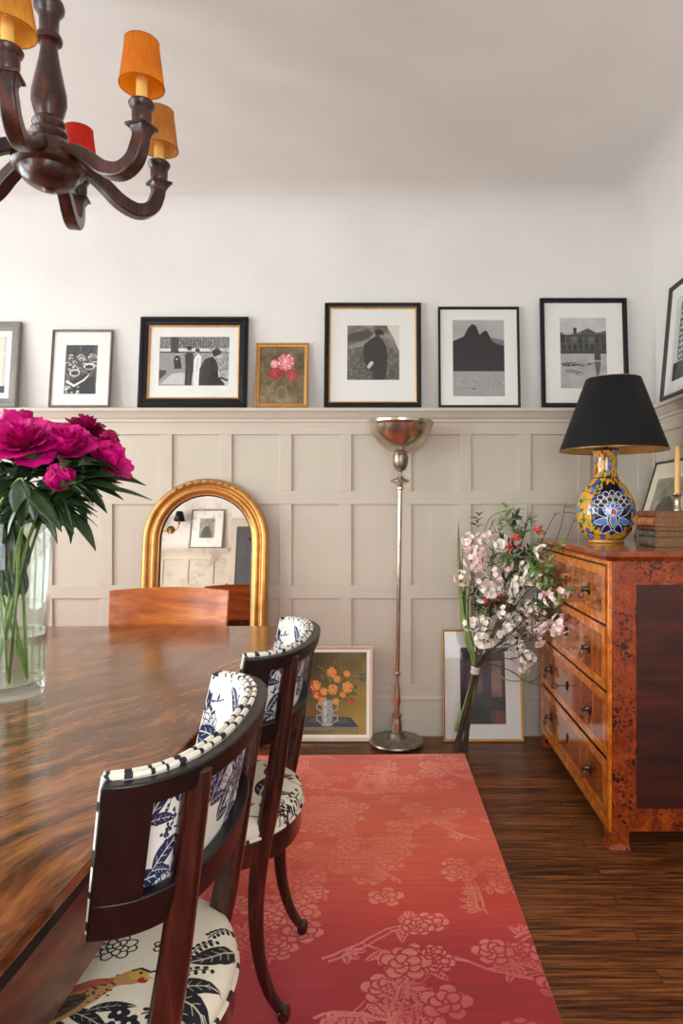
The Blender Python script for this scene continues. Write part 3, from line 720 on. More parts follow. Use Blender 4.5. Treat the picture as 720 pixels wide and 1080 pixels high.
# ------------------------------------------------------------------ FRAMED PICTURES
def rect_loop(w, h, ins, y):
    return [(-w/2+ins, y, ins), (w/2-ins, y, ins), (w/2-ins, y, h-ins), (-w/2+ins, y, h-ins)]
def picture(name, label, cat, w, h, fw, depth, mats, im, matw, loc, rot, group=None, lip=None, bead=False, glass=True, pic=None, matcol=None):
    """w,h outer size; fw moulding width; matw=(left,right,bottom,top) widths of the mount; stands on z=0 with its back at y=0"""
    r = thing(name, label, cat, loc, rot, group)
    b = MB()
    prof = [(0, 0), (0, -depth*.8), (fw*.12, -depth), (fw*.42, -depth), (fw*.55, -depth*.72), (fw*.85, -depth*.62), (fw, -depth*.5), (fw, 0)]
    b.loops([rect_loop(w, h, i, y) for i, y in prof])
    fr = b.build('frame', mats, r, smooth=False, bevel=.001)
    if bead:
        q = MB(); n = int(w/.011)
        for s0 in range(2):
            for k in range(n):
                x = -w/2+fw*.26+(w-fw*.52)*(k+.5)/n; z = fw*.26 if s0 else h-fw*.26
                q.lathe([(0, -.004), (.0035, -.002), (.0035, .002), (0, .004)], 6, Matrix.Translation((x, -depth, z)) @ Matrix.Rotation(PI/2, 4, 'Y'))
        n = int(h/.011)
        for sx in (-1, 1):
            for k in range(n):
                q.lathe([(0, -.004), (.0035, -.002), (.0035, .002), (0, .004)], 6, Matrix.Translation((sx*(w/2-fw*.26), -depth, fw*.26+(h-fw*.52)*(k+.5)/n)))
        q.build('beading', mats, fr)
    ins = fw
    if lip:
        b = MB(); lw = lip[1]; b.loops([rect_loop(w, h, i, y) for i, y in ((fw-.001, -.003), (fw-.001, -depth*.55), (fw+lw, -depth*.4), (fw+lw, -.003))])
        b.build('inner_lip', lip[0], r, smooth=False); ins = fw+lw
    b = MB(); b.box(-w/2+.002, w/2-.002, -.003, -.0005, .002, h-.002); b.build('backing', M['paper'], r, smooth=False)
    ml, mr, mb, mt = matw
    x0, x1, z0, z1 = -w/2+ins+ml, w/2-ins-mr, ins+mb, h-ins-mt
    if max(matw) > 0:
        b = MB()
        outer = [(-w/2+ins*.8, 0, ins*.8), (w/2-ins*.8, 0, ins*.8), (w/2-ins*.8, 0, h-ins*.8), (-w/2+ins*.8, 0, h-ins*.8)]
        inner = [(x0, 0, z0), (x1, 0, z0), (x1, 0, z1), (x0, 0, z1)]
        sh = lambda L, y: [(p[0], y, p[2]) for p in L]
        b.loops([sh(outer, -.003), sh(outer, -.0065), sh(inner, -.0065), sh(inner, -.003)])
        b.build('mount', matcol or M['matboard'], r, smooth=False)
    b = MB(); b.box(x0-.001, x1+.001, -.0045, -.003, z0-.001, z1+.001)
    b.build('picture', imgmat(im.name, im, .5 if glass else .55), r, smooth=False, uvf=lambda p: ((p.x-x0)/(x1-x0), (p.z-z0)/(z1-z0)))
    if glass:
        b = MB(); b.box(-w/2+ins*.9, w/2-ins*.9, -.0095, -.008, ins*.9, h-ins*.9); b.build('glazing', M['pane'], r, smooth=False)
    return r

def on_ledge(u0, u1, vtop, label, fw, depth, mats, im, mt, **kw):
    yb = 3.548; s = 3.56/F; w = (u1-u0)*s; h = (1.76-(H-(vtop-VY)*3.585/F))*-1
    lean = math.atan((YB-.003-depth*0-yb)/h)
    x = ((u0+u1)/2-VX)*s
    h = h/math.cos(lean)
    # mount given in px of the picture rectangle: (pu0,pu1,pv0,pv1)
    if isinstance(mt, tuple) and len(mt) == 4:
        ins = fw+(kw['lip'][1] if kw.get('lip') else 0)
        mw = ((mt[0]-u0)*s-ins, (u1-mt[1])*s-ins, (428.5-mt[3])*s-ins, (mt[2]-vtop)*s-ins); mw = tuple(max(.001, q) for q in mw)
    else: mw = (0, 0, 0, 0)
    return picture('framed_picture', label, 'picture frame', w, h, fw, depth, mats, im, mw, (x, yb, 1.7605), (-lean, 0, 0), 'framed pictures leaning on the wall ledge', **kw)
on_ledge(-62, 20, 340, 'grey framed picture cut off at the left end of the ledge', .048, .022, M['greyframe'], im_drape(), (-45, 5.5, 356, 413))
on_ledge(53, 117, 348, 'small pewter framed photo of a crowd, left of the wide black frame', .013, .015, M['silverframe'], im_crowd(), (68, 101.5, 364.5, 414), bead=True)
on_ledge(147, 261, 335, 'wide black frame with gold lip holding a landscape photo of figures in a park', .047, .028, M['black'], im_park(), (167.5, 241, 356, 405), bead=True, lip=(M['goldpaint'], .007))
on_ledge(269, 325, 362, 'smallest frame on the ledge, gold, holding a painting of pink and red peonies', .022, .016, M['goldpaint'], im_peonyp(), None, glass=False, bead=True)
on_ledge(342, 444, 320, 'black frame with square photo of a man in a dark coat seen from behind', .026, .024, M['black'], im_man(), (366, 421, 344, 399), bead=True, lip=(M['goldpaint'], .006))
on_ledge(462, 548, 324, 'thin black frame with a photo of a twin peaked mountain over water', .013, .02, M['black'], im_peaks(), (477.5, 532, 338, 416.5))
on_ledge(570, 662, 315, 'black frame on the ledge behind the black lamp shade, photo of houses by a pond', .024, .024, M['black'], im_pond(), (591, 640, 336, 408), bead=True)
# on the ledge of the right hand wall
hh = .575; ln = math.atan(.05/hh)
picture('framed_picture', 'brown framed picture of a building facade on the ledge of the right wall', 'picture frame', .46, hh, .022, .02, M['darkframe'], im_tower(), (.06, .06, .06, .06), (XR-.052, 3.36-.23, 1.7605), (-ln, 0, -PI/2))
# pictures standing on the floor
def on_floor(u0, u1, vt, label, fw, depth, mats, im, mw, yb=3.455, **kw):
    yt = YB-.026; s = (yb)/F; w = (u1-u0)*s; zt = H-(vt-VY)*(yt)/F
    lean = math.atan((YB-.03-yb)/.48); h = zt/math.cos(lean)
    return picture('framed_picture', label, 'picture frame', w, h, fw, depth, mats, im, mw, (((u0+u1)/2-VX)*s, yb, 0.0), (-lean, 0, 0), **kw)
on_floor(289, 393, 681, 'pale wood framed painting of orange flowers in a vase, standing on the floor', .02, .02, M['paleframe'], im_ranunc(), (0, 0, 0, 0), yb=3.5, glass=False, lip=(M['whitelip'], .014))
on_floor(467, 552, 664, 'gold framed dark photo with wide white mount on the floor behind the flower bundle', .012, .02, M['goldpaint'], im_dusk(), (.082, .078, .075, .085), yb=3.5)

# ------------------------------------------------------------------ MIRROR
def arch_loop(w, hs, ins, y, n=24):
    R = w/2-ins; pts = [(-R, y, ins), (R, y, ins)]
    for k in range(n+1):
        a = PI*k/n; pts.append((R*math.cos(a), y, hs+R*math.sin(a)))
    return pts
yb = 3.435; mw_, mh = .665, 1.39
lean = math.atan((YB-.022-yb)/1.37)
mr_ = thing('arched_mirror', 'arched gilt framed antique mirror leaning on the wall behind the table', 'mirror', ((213.5-VX)*3.47/F, yb, 0.0), (-lean, 0, 0))
hs = mh-mw_/2
b = MB(); prof = [(0, 0), (0, -.022), (.004, -.032), (.012, -.038), (.022, -.04), (.03, -.036), (.036, -.026), (.04, -.022), (.046, -.022), (.05, -.03), (.058, -.034), (.066, -.032), (.074, -.024), (.08, -.014), (.084, -.012), (.088, -.012), (.088, 0)]
b.loops([arch_loop(mw_, hs, i, y) for i, y in prof]); fr = b.build('frame', M['gold'], mr_, angle=60)
b = MB()
for k in range(9):
    a = PI/2+(k-4)*.13; R = mw_/2-.018; s = 1-.12*abs(k-4)
    Mx = Matrix.Translation((R*math.cos(a), -.037, hs+R*math.sin(a))) @ Matrix.Rotation(-(a-PI/2), 4, 'Y')
    b.lathe([(0, -.0), (.012*s, .001), (.01*s, .006), (.004*s, .009), (0, .01)], 10, Mx @ Matrix.Rotation(PI/2, 4, 'X') @ Matrix.Scale(1.7, 4, (1, 0, 0)))
b.build('carved_crest', flat('worn_gesso', (150, 124, 84), .5, .4, var=.4, nscale=90, bumps=.3), fr)
b = MB(); b.loops([arch_loop(mw_, hs, i, y) for i, y in ((.087, -.002), (.087, -.013), (.094, -.006), (.094, -.002))]); b.build('black_inner_edge', M['blackline'], mr_)
b = MB(); L0 = arch_loop(mw_, hs, .086, -.002); L1 = arch_loop(mw_, hs, .086, -.0045); b.loops([L0, L1], closed=False, cap=True); b.build('mirror_glass', M['mirror'], mr_, smooth=False)

# things behind the camera that the mirror shows
def reflected(u, dy=.05):     # wall x of a point the mirror shows at pixel column u
    return (u-VX)*(3.5+3.5-YF)/F
xs_, zs_ = -2.9, 2.01
sc = thing('wall_sconce', 'brass two arm wall sconce with small black shades, seen in the mirror', 'wall lamp', (xs_, YF, zs_), (0, 0, PI))
b = MB(); b.lathe([(0, .0), (.05, 0), (.055, .006), (.04, .014), (.022, .02), (.02, .035), (0, .04)], 24, Matrix.Translation((0, 0, 0)) @ Matrix.Rotation(PI/2, 4, 'X')); b.build('backplate', M['brass'], sc)
for sx in (-1, 1):
    b = MB(); b.tube(smooth_path([(0, -.03, 0), (sx*.06, -.08, -.03), (sx*.12, -.11, 0), (sx*.14, -.12, .06)]), .006, 8); b.lathe([(0, .055), (.022, .06), (.014, .07), (.012, .12), (0, .12)], 14, Matrix.Translation((sx*.14, -.12, 0)))
    am = b.build('arm', M['brass'], sc)
    b = MB(); b.open_lathe([(.072, .1), (.04, .22)], 24, Matrix.Translation((sx*.14, -.12, 0))); b.build('lamp_shade', M['shade_black'], am, solid=.002)
picture('framed_picture', 'silver framed print on the far ledge, seen only in the arched mirror', 'picture frame', .43, .52, .018, .018, M['silverframe'], im_etch(1, (150, 146, 138)), (.1, .1, .12, .1), (-2.42, YF+.05, 1.7605), (-.08, 0, PI))

# ------------------------------------------------------------------ FLOOR LAMP
fl = thing('floor_lamp', 'tall slender silver torchere floor lamp with bowl shade', 'floor lamp', ((418-VX)*3.445/F, 3.438, 0), (0, math.radians(.8), 0))
b = MB(); b.lathe([(0, .012), (.118, .012), (.136, .016), (.141, .022), (.138, .029), (.128, .032), (.12, .03), (.1, .034), (.06, .04), (.045, .052), (.04, .06), (.034, .066), (.034, .074), (.027, .08), (.0, .08)], 40)
for k in range(3):
    a = 2*PI*k/3-.5; b.lathe([(0, 0), (.013, 0), (.016, .008), (.013, .015), (0, .016)], 12, Matrix.Translation((.1*math.cos(a), .1*math.sin(a), 0)))
b.build('base', M['pewter'], fl)
b = MB(); b.lathe([(0, .078), (.026, .078), (.028, .1), (.026, .125), (.022, .14), (.022, .148), (.026, .152), (.026, .162), (.014, .168), (.013, .19), (.0175, .22), (.0185, .245), (.014, .28), (.009, .33), (.008, .355), (.012, .36), (.0175, .366), (.0175, .374), (.011, .382), (.0115, .6), (.0115, 1.0), (.012, 1.3), (.013, 1.318), (.02, 1.325), (.02, 1.333), (.014, 1.34), (.016, 1.348), (.03, 1.352), (.048, 1.36), (.05, 1.368), (.046, 1.373), (.02, 1.382), (.012, 1.392), (.009, 1.41), (.014, 1.418), (0, 1.418)], 28)
b.build('pole', M['silver'], fl)
b = MB(); b.lathe([(0, 1.416), (.012, 1.416), (.026, 1.424), (.036, 1.444), (.04, 1.47), (.041, 1.495), (.039, 1.498), (.0, 1.498)], 28); b.build('lamp_holder', M['pewter'], fl)
b = MB(); outer = [(.0, 1.495), (.036, 1.495), (.04, 1.51), (.075, 1.528), (.115, 1.56), (.145, 1.6), (.161, 1.645), (.164, 1.655), (.17, 1.66), (.17, 1.672), (.165, 1.676)]
inner = [(.158, 1.67), (.155, 1.645), (.138, 1.602), (.11, 1.565), (.07, 1.536), (0, 1.52)]
b.lathe(outer+inner, 44); b.build('bowl_shade', M['silver'], fl)

# ------------------------------------------------------------------ DRESSER
DY0, DY1, DXF = 2.38, 3.47, .768
dz = thing('chest_of_drawers', 'glossy burl and satin veneer chest of four drawers against the right wall', 'chest of drawers', (1.07, 2.925, 0))
fx = DXF-1.07; hy = .545; bx = .30
b = MB(); b.box(fx+.0135, bx, -hy, hy, .065, 1.035); b.build('carcass', M['burl'], dz, bevel=.003)
b = MB(); b.box(fx+.1, bx-.085, -hy-.003, -hy+.01, .15, .95); b.build('side_panel', M['panel'], dz, smooth=False)
b = MB(); b.box(fx+.0, fx+.013, -hy, -hy+.022, .065, 1.034).box(fx+.0, fx+.013, hy-.022, hy, .065, 1.034).box(fx+.0, fx+.013, -hy+.022, hy-.022, .065, .098).box(fx+.0, fx+.013, -hy+.022, hy-.022, 1.018, 1.034)
b.build('front_frame', M['band'], dz, bevel=.002)
b = MB(); b.box(fx-.018, bx+.012, -hy-.018, hy+.018, 1.048, 1.07); b.loops([[(fx-.018, -hy-.018, 1.048), (bx+.012, -hy-.018, 1.048), (bx+.012, hy+.018, 1.048), (fx-.018, hy+.018, 1.048)], [(fx-.002, -hy-.002, 1.034), (bx, -hy-.002, 1.034), (bx, hy+.002, 1.034), (fx-.002, hy+.002, 1.034)]], closed=False)
b.build('top', wood('dresser_top', [(108, 40, 8), (148, 64, 16), (178, 88, 28)], (6, 1, 6), 3, .15, .6), dz, bevel=.003)
for sx in (0, 1):
    for sy in (-1, 1):
        b = MB(); x0 = fx+.004 if sx == 0 else bx-.07; y0 = -hy if sy < 0 else hy-.07
        b.loops([[(x0, y0, .0655), (x0+.07, y0, .0655), (x0+.07, y0+.07, .0655), (x0, y0+.07, .0655)], [(x0, y0, .02), (x0+.07, y0, .02), (x0+.07, y0+.07, .02), (x0, y0+.07, .02)], [(x0-.006, y0-.006, .0), (x0+.076, y0-.006, 0), (x0+.076, y0+.076, 0), (x0-.006, y0+.076, 0)]], closed=False, cap=True)
        b.build('foot', M['burl'], dz, smooth=False, bevel=.002)
RX = Matrix.Rotation(-PI/2, 4, 'Y')      # +z -> -x
def pull(y, z, x, parent):
    b = MB(); T = Matrix.Translation((x, y, z))
    b.lathe([(0, 0), (.017, 0), (.019, .002), (.015, .005), (.008, .007), (.006, .02), (.009, .024), (.006, .03), (0, .031)], 16, T @ RX @ Matrix.Scale(1.35, 4, (1, 0, 0)))
    ring = [(x-.022+.004*math.sin(a)*0, y+.02*math.sin(a), z-.018+.02*math.cos(a)) for a in [2*PI*k/20 for k in range(20)]]
    b.tube([(p[0]-.012*(1-(p[2]-z+.038)/.04), p[1], p[2]) for p in ring], .0026, 6, closed=True)
    b.build('ring_pull', M['iron'], parent)
dzs = [(.803, 1.013, True), (.565, .795, True), (.325, .553, True), (.104, .312, False)]
for k, (z0, z1, key) in enumerate(dzs):
    b = MB(); out = 0.004 if k < 2 else 0.0
    x1 = fx-out
    b.box(x1, fx+.02, -hy+.026, hy-.026, z0, z1)
    dw = b.build('drawer', M['veneer'], dz, smooth=False, bevel=.0015)
    b = MB(); q = .034; yy = hy-.027
    for y0, y1, a, c in ((-yy, yy, z0+.002, z0+q), (-yy, yy, z1-q, z1-.002), (-yy, -yy+q, z0+q, z1-q), (yy-q, yy, z0+q, z1-q)): b.box(x1-.0012, x1+.001, y0, y1, a, c)
    b.build('banding', M['band'], dw, smooth=False)
    b = MB(); b.box(fx+.002, fx+.0125, -hy+.022, hy-.022, z0-.003, z1+.003); b.build('shadow_line_inlay', M['blackline'], dw, smooth=False)
    zm = (z0+z1)/2-.01
    for y in (-.32, .32): pull(y, zm+.01, x1-.001, dw)
    b = MB(); b.lathe([(0, 0), (.011, 0), (.012, .002), (.009, .004), (0, .0045)], 16, Matrix.Translation((x1-.001, .02, zm+.01)) @ RX @ Matrix.Scale(1.8, 4, (1, 0, 0)))
    b.build('lock_plate', M['iron'], dw)
    if k in (0, 2):
        b = MB(); b.tube([(x1-.004, .02, zm+.01), (x1-.045, .02, zm+.01)], .0028, 8)
        b.tube([(x1-.06+.0*a, .02+.013*math.sin(a), zm+.01+.013*math.cos(a)) if 0 else (x1-.058+.014*math.cos(a), .02, zm+.01+.011*math.sin(a)) for a in [2*PI*j/16 for j in range(16)]], .0024, 6, closed=True, up=(0, 1, 0)); b.build('key', M['iron'], dw)
DT = 1.0705
# ------------------------------------------------------------------ TABLE LAMP
lx, ly = (638.5-VX)*3.0/F, 3.0
tl = thing('table_lamp', 'table lamp with black shade and yellow floral porcelain vase body on the chest', 'table lamp', (lx, ly, DT))
prof = [(.074, .012), (.082, .016), (.095, .03), (.11, .05), (.124, .09), (.129, .14), (.124, .18), (.112, .215), (.092, .248), (.068, .272), (.055, .292), (.051, .312), (.05, .35), (.051, .38), (.056, .405), (.062, .417), (.058, .42), (.05, .417)]
po = im_porcelain()
m, nt, bs = newmat('glazed_porcelain')
tc = nt.nodes.new('ShaderNodeTexCoord'); sp = nt.nodes.new('ShaderNodeSeparateXYZ'); nt.links.new(tc.outputs['Object'], sp.inputs[0])
ng = nd(nt, 'ShaderNodeMath', operation='MULTIPLY'); nt.links.new(sp.outputs[1], ng.inputs[0]); ng.inputs[1].default_value = -1
at = nd(nt, 'ShaderNodeMath', operation='ARCTAN2'); nt.links.new(sp.outputs[0], at.inputs[0]); nt.links.new(ng.outputs[0], at.inputs[1])
ma = nd(nt, 'ShaderNodeMath', operation='MULTIPLY_ADD'); nt.links.new(at.outputs[0], ma.inputs[0]); ma.inputs[1].default_value = 1/(2*PI); ma.inputs[2].default_value = .509
mz = nd(nt, 'ShaderNodeMath', operation='MULTIPLY'); nt.links.new(sp.outputs[2], mz.inputs[0]); mz.inputs[1].default_value = 1/.42
cb = nt.nodes.new('ShaderNodeCombineXYZ'); nt.links.new(ma.outputs[0], cb.inputs[0]); nt.links.new(mz.outputs[0], cb.inputs[1])
ti = nt.nodes.new('ShaderNodeTexImage'); ti.image = po; nt.links.new(cb.outputs[0], ti.inputs[0]); nt.links.new(ti.outputs[0], bs.inputs['Base Color'])
bs.inputs['Roughness'].default_value = .12; bs.inputs['Coat Weight'].default_value = .5
b = MB(); b.lathe(prof, 56); b.build('porcelain_vase', m, tl, angle=70)
b = MB(); b.lathe([(0, 0), (.078, 0), (.08, .004), (.078, .012), (.074, .014), (0, .014)], 40); b.build('foot_ring', M['goldpaint'], tl)
b = MB(); b.lathe([(0, .41), (.045, .412), (.03, .42), (.012, .425), (.011, .47), (.018, .475), (.018, .52), (0, .52)], 20); b.build('socket', M['brass'], tl)
so = .034
b = MB(); b.open_lathe([(.238, .413), (.1205, .735)], 64, Matrix.Translation((so, 0, 0)) @ Matrix.Rotation(.0, 4, 'Y')); sh = b.build('lamp_shade', M['shade_black'], tl, angle=80)
b = MB(); b.open_lathe([(.2365, .4135), (.119, .7345)], 64, Matrix.Translation((so, 0, 0))); b.build('gold_lining', M['shade_gold'], sh, angle=80)
b = MB(); b.tube([(so+.2375*math.cos(a), .2375*math.sin(a), .414) for a in [2*PI*k/64 for k in range(64)]], .002, 6, closed=True); b.tube([(so+.12*math.cos(a), .12*math.sin(a), .734) for a in [2*PI*k/64 for k in range(64)]], .002, 6, closed=True)
for k in range(3): a = 2*PI*k/3; b.tube([(0, 0, .52), (0, 0, .66), (so+.12*math.cos(a), .12*math.sin(a), .733)], .0015, 6)
b.build('shade_ring', M['brass'], sh)

# ------------------------------------------------------------------ BOOKS
bk = [(.105, .145, .21, .046, (96, 78, 64), (.0, .0)), (.103, .150, .20, .027, (84, 78, 72), (.006, .0)), (.1, .14, .195, .022, (88, 44, 28), (.004, .002)), (.1, .148, .2, .040, (158, 96, 52), (.0, -.003)), (.1, .14, .19, .030, (116, 62, 34), (.005, .004))]
z = DT
names = ['bottom book of the stack, thick with a scuffed grey brown leather spine', 'second book from the bottom of the stack, grey ribbed spine', 'middle book of the stack, thin with dark red brown spine', 'second from the top, thick with a light tan spine', 'top book of the stack, brown leather spine with dark ends']
for k, (_, w, L, t, c, (ox, oy)) in enumerate(bk):
    t *= .86
    r = thing('book', 'old leather book, '+names[k], 'book', (1.02+ox, 2.62+oy, z), (0, 0, [-.05, .02, -.03, .03, -.01][k]), 'leather books stacked on the chest of drawers')
    cm = flat('leather_%d' % k, c, .5, var=.35, nscale=35, bumps=.2)
    b = MB()                                # spine runs along y at x=0, rounded
    n = 8; vs = []; fs = []
    ring = [(.012-.014*math.cos(a)*1.0, t/2+t/2*math.sin(a)) for a in [-PI/2+PI*j/n for j in range(n+1)]]
    out = [(w, 0)]+[(w, .0022), (.014, .0022)]+[(.014-(x-.002 if 0 else .0)+0, zz) for x, zz in []]
    pr = [(w, 0)]+[(.012-.014*math.cos(a), t/2+t/2*math.sin(a)) for a in [-PI/2+PI*j/n for j in range(n+1)]]+[(w, t), (w, t-.0024)]+[(.012-.0105*math.cos(a), t/2+(t/2-.0024)*math.sin(a)) for a in [PI/2-PI*j/n for j in range(n+1)]]+[(w, .0024)]
    b.loops([[(x, y, zz) for x, zz in pr] for y in (0, L)], closed=False, cap=True); b.build('cover', cm, r, angle=40)
    b = MB(); b.box(.006, w-.004, .004, L-.004, .0024, t-.0024); b.build('pages', M['paper'], r, smooth=False)
    for y in (.03, .07, .11, .15, .178): b = MB(); b.tube([(.012-.0155*math.cos(a), y, t/2+(t/2-.001)*math.sin(a)) for a in [-PI/2+PI*j/n for j in range(n+1)]], .0016, 6); b.build('raised_band', cm, r)
    z += t+.0003
# ------------------------------------------------------------------ CANDLESTICK
cx_, cy_ = 1.222, 2.87
cs = thing('candlestick', 'silver candlestick behind the stack of books on the chest', 'candlestick', (cx_, cy_, DT))
b = MB(); b.lathe([(0, 0), (.05, 0), (.052, .006), (.04, .014), (.02, .022), (.012, .035), (.015, .05), (.01, .06), (.012, .11), (.018, .13), (.018, .15), (.013, .16), (.013, .2), (.016, .206), (.024, .212), (.0245, .216), (.012, .218), (.0, .218)], 28); b.build('stick', M['silver'], cs)
b = MB(); b.lathe([(0, 0), (.0118, 0), (.0108, .19), (.007, .203), (.002, .207), (0, .207)], 18)
cd = b.build('candle', M['wax']); cd.location = (cx_, cy_, DT+.2185); tag(cd, 'honey coloured taper candle standing in the silver candlestick', 'candle')
# pictures leaning on the right wall, standing on the chest
picture('framed_picture', 'dark framed sepia print leaning on the right wall behind the candlestick', 'picture frame', .5, .405, .012, .014, M['darkframe'], im_etch(2, (156, 146, 126)), (.07, .07, .07, .08), (1.255, 3.2, DT), (-.29, 0, -PI/2), matcol=flat('cream_mount', (226, 218, 190), .8))
picture('framed_picture', 'small black framed print on the chest in front of the sepia print', 'picture frame', .2, .25, .012, .012, M['black'], im_etch(3, (130, 122, 110)), (.03, .03, .03, .03), (1.29, 2.94, DT), (-.25, 0, -PI/2))

# ------------------------------------------------------------------ RUG
rz = .012
A = Vector((.352, 3.294)); Bp = Vector((.398, 1.577)); d = (Bp-A).normalized(); A2 = A; B2 = A+d*3.5; pn = Vector((d.y, -d.x)); pn = pn if pn.x < 0 else -pn
C2 = B2+pn*2.6; D2 = A2+pn*2.6
rg = MB(); NX, NY = 2, 2
vs = [(*A2, 0), (*B2, 0), (*C2, 0), (*D2, 0), (*A2, rz), (*B2, rz), (*C2, rz), (*D2, rz)]
uvs = {0: (1, 1), 1: (1, 0), 2: (0, 0), 3: (0, 1)}
rg.add(vs, [(3, 2, 1, 0), (4, 5, 6, 7), (0, 1, 5, 4), (1, 2, 6, 5), (2, 3, 7, 6), (3, 0, 4, 7)], None, [uvs[k % 4] for k in range(8)])
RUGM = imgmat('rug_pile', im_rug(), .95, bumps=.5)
RUGM.node_tree.nodes['Principled BSDF'].inputs['Sheen Weight'].default_value = .25
RUGM.node_tree.nodes['Principled BSDF'].inputs['Specular IOR Level'].default_value = .15
# keep the pattern square: width 2.6, length 3.5
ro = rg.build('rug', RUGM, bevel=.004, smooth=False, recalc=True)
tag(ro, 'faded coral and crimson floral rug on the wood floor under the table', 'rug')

# ------------------------------------------------------------------ TABLE
TX0, TX1, TY0, TY1, TH = -1.62, -.405, .1, 2.625, .76
tb = thing('dining_table', 'large polished mahogany dining table with flame figured top', 'table', ((TX0+TX1)/2, (TY0+TY1)/2, rz))
hx, hyy = (TX1-TX0)/2, (TY1-TY0)/2; th = TH-rz
b = MB(); b.box(-hx, hx, -hyy, hyy, th-.026, th); b.build('tabletop', M['table'], tb, bevel=.006, seg=3)
b = MB(); b.box(-hx+.007, hx-.007, -hyy+.007, hyy-.007, th-.05, th-.026); b.build('under_shadow_moulding', M['mahog_black'], tb, bevel=.004)  # near-black colour paints in the shadow line under the table edge
b = MB()
for x0, x1, y0, y1 in ((-hx+.05, -hx+.072, -hyy+.06, hyy-.06), (hx-.05, hx-.028, -hyy+.06, hyy-.06), (-hx+.05, hx-.05, -hyy+.05, -hyy+.072), (-hx+.05, hx-.05, hyy-.072, hyy-.05)): b.box(x0, x1, y0, y1, th-.19, th-.04)
b.build('apron', M['apron'], tb, bevel=.003)
for sy in (-1, 1):
    b = MB(); b.lathe([(0, .12), (.06, .12), (.085, .16), (.09, .22), (.06, .27), (.045, .32), (.06, .36), (.065, .45), (.05, .54), (.08, .56), (.0, th-.04)][:-1]+[(.08, th-.04), (0, th-.04)], 28, Matrix.Translation((0, sy*.7, 0)))
    for k in range(3):
        a = 2*PI*k/3+(PI/2 if sy > 0 else -PI/2)
        pts = [(.03*math.cos(a), sy*.7+.03*math.sin(a), .17), (.16*math.cos(a), sy*.7+.16*math.sin(a), .16), (.28*math.cos(a), sy*.7+.28*math.sin(a), .08), (.38*math.cos(a), sy*.7+.38*math.sin(a), .02)]
        b.tube(smooth_path(pts), .022, 8)
    b.build('pedestal', M['mahog'], tb)

# ------------------------------------------------------------------ UPHOLSTERED CHAIRS
back_im = im_back(); seat_ims = [im_seat(1), im_seat(0)]
FAB_BACK = imgmat('back_fabric', back_im, .85, bumps=.15)
dash = Img(128, 8, (226, 218, 202)); 
for x0, x1 in ((4, 14), (40, 47), (74, 92)): dash.rect(x0, 0, x1, 8, (34, 30, 40))
DASH = imgmat('piping_fabric', dash.to('piping_dashes'), .8, scale=(9, 1, 1))
def back_pt(a, t, off):
    """a -1..1 across the curved back, t 0..1 bottom to top, off outwards (rearwards)"""
    th_ = a*PI/2*.98; x = (.214+.048*t)*math.copysign(abs(math.sin(th_))**.9, th_); y = -.125-.126*abs(math.cos(th_))**.75
    nx, ny = math.sin(th_)*.8, -math.cos(th_)-.15; L = math.hypot(nx, ny); nx /= L; ny /= L
    y += .04*(1-t)
    z = .665+.215*t
    return Vector((x+nx*off, y+ny*off, z))
def curved_box(b, a0, a1, t0, t1, o0, o1, n=24, uv=False, nt_=1):
    vs = []; uvs = []
    per = [(t0+(t1-t0)*k/nt_, o0) for k in range(nt_+1)]+[(t1-(t1-t0)*k/nt_, o1) for k in range(nt_+1)]
    m = len(per); fs = []
    for i in range(n+1):
        a = a0+(a1-a0)*i/n
        for t, o in per: vs.append(back_pt(a, t, o)); uvs.append(((a+1)/2, t))
    for i in range(n):
        for k in range(m): l = (k+1) % m; fs.append((i*m+k, i*m+l, (i+1)*m+l, (i+1)*m+k))
    fs.append(tuple(range(m))); fs.append(tuple(n*m+k for k in range(m))[::-1])
    b.add(vs, fs, None, uvs)
def seat_outline(s=1.0, n=48):
    pts = []
    for k in range(n):
        a = 2*PI*k/n; c, d = math.cos(a), math.sin(a); e = 2.15 if d < 0 else 3.2
        r = (abs(c)**e+abs(d)**e)**(-1/e); pts.append((.232*r*c*s, (.222 if d < 0 else .235)*r*d*s))
    return pts
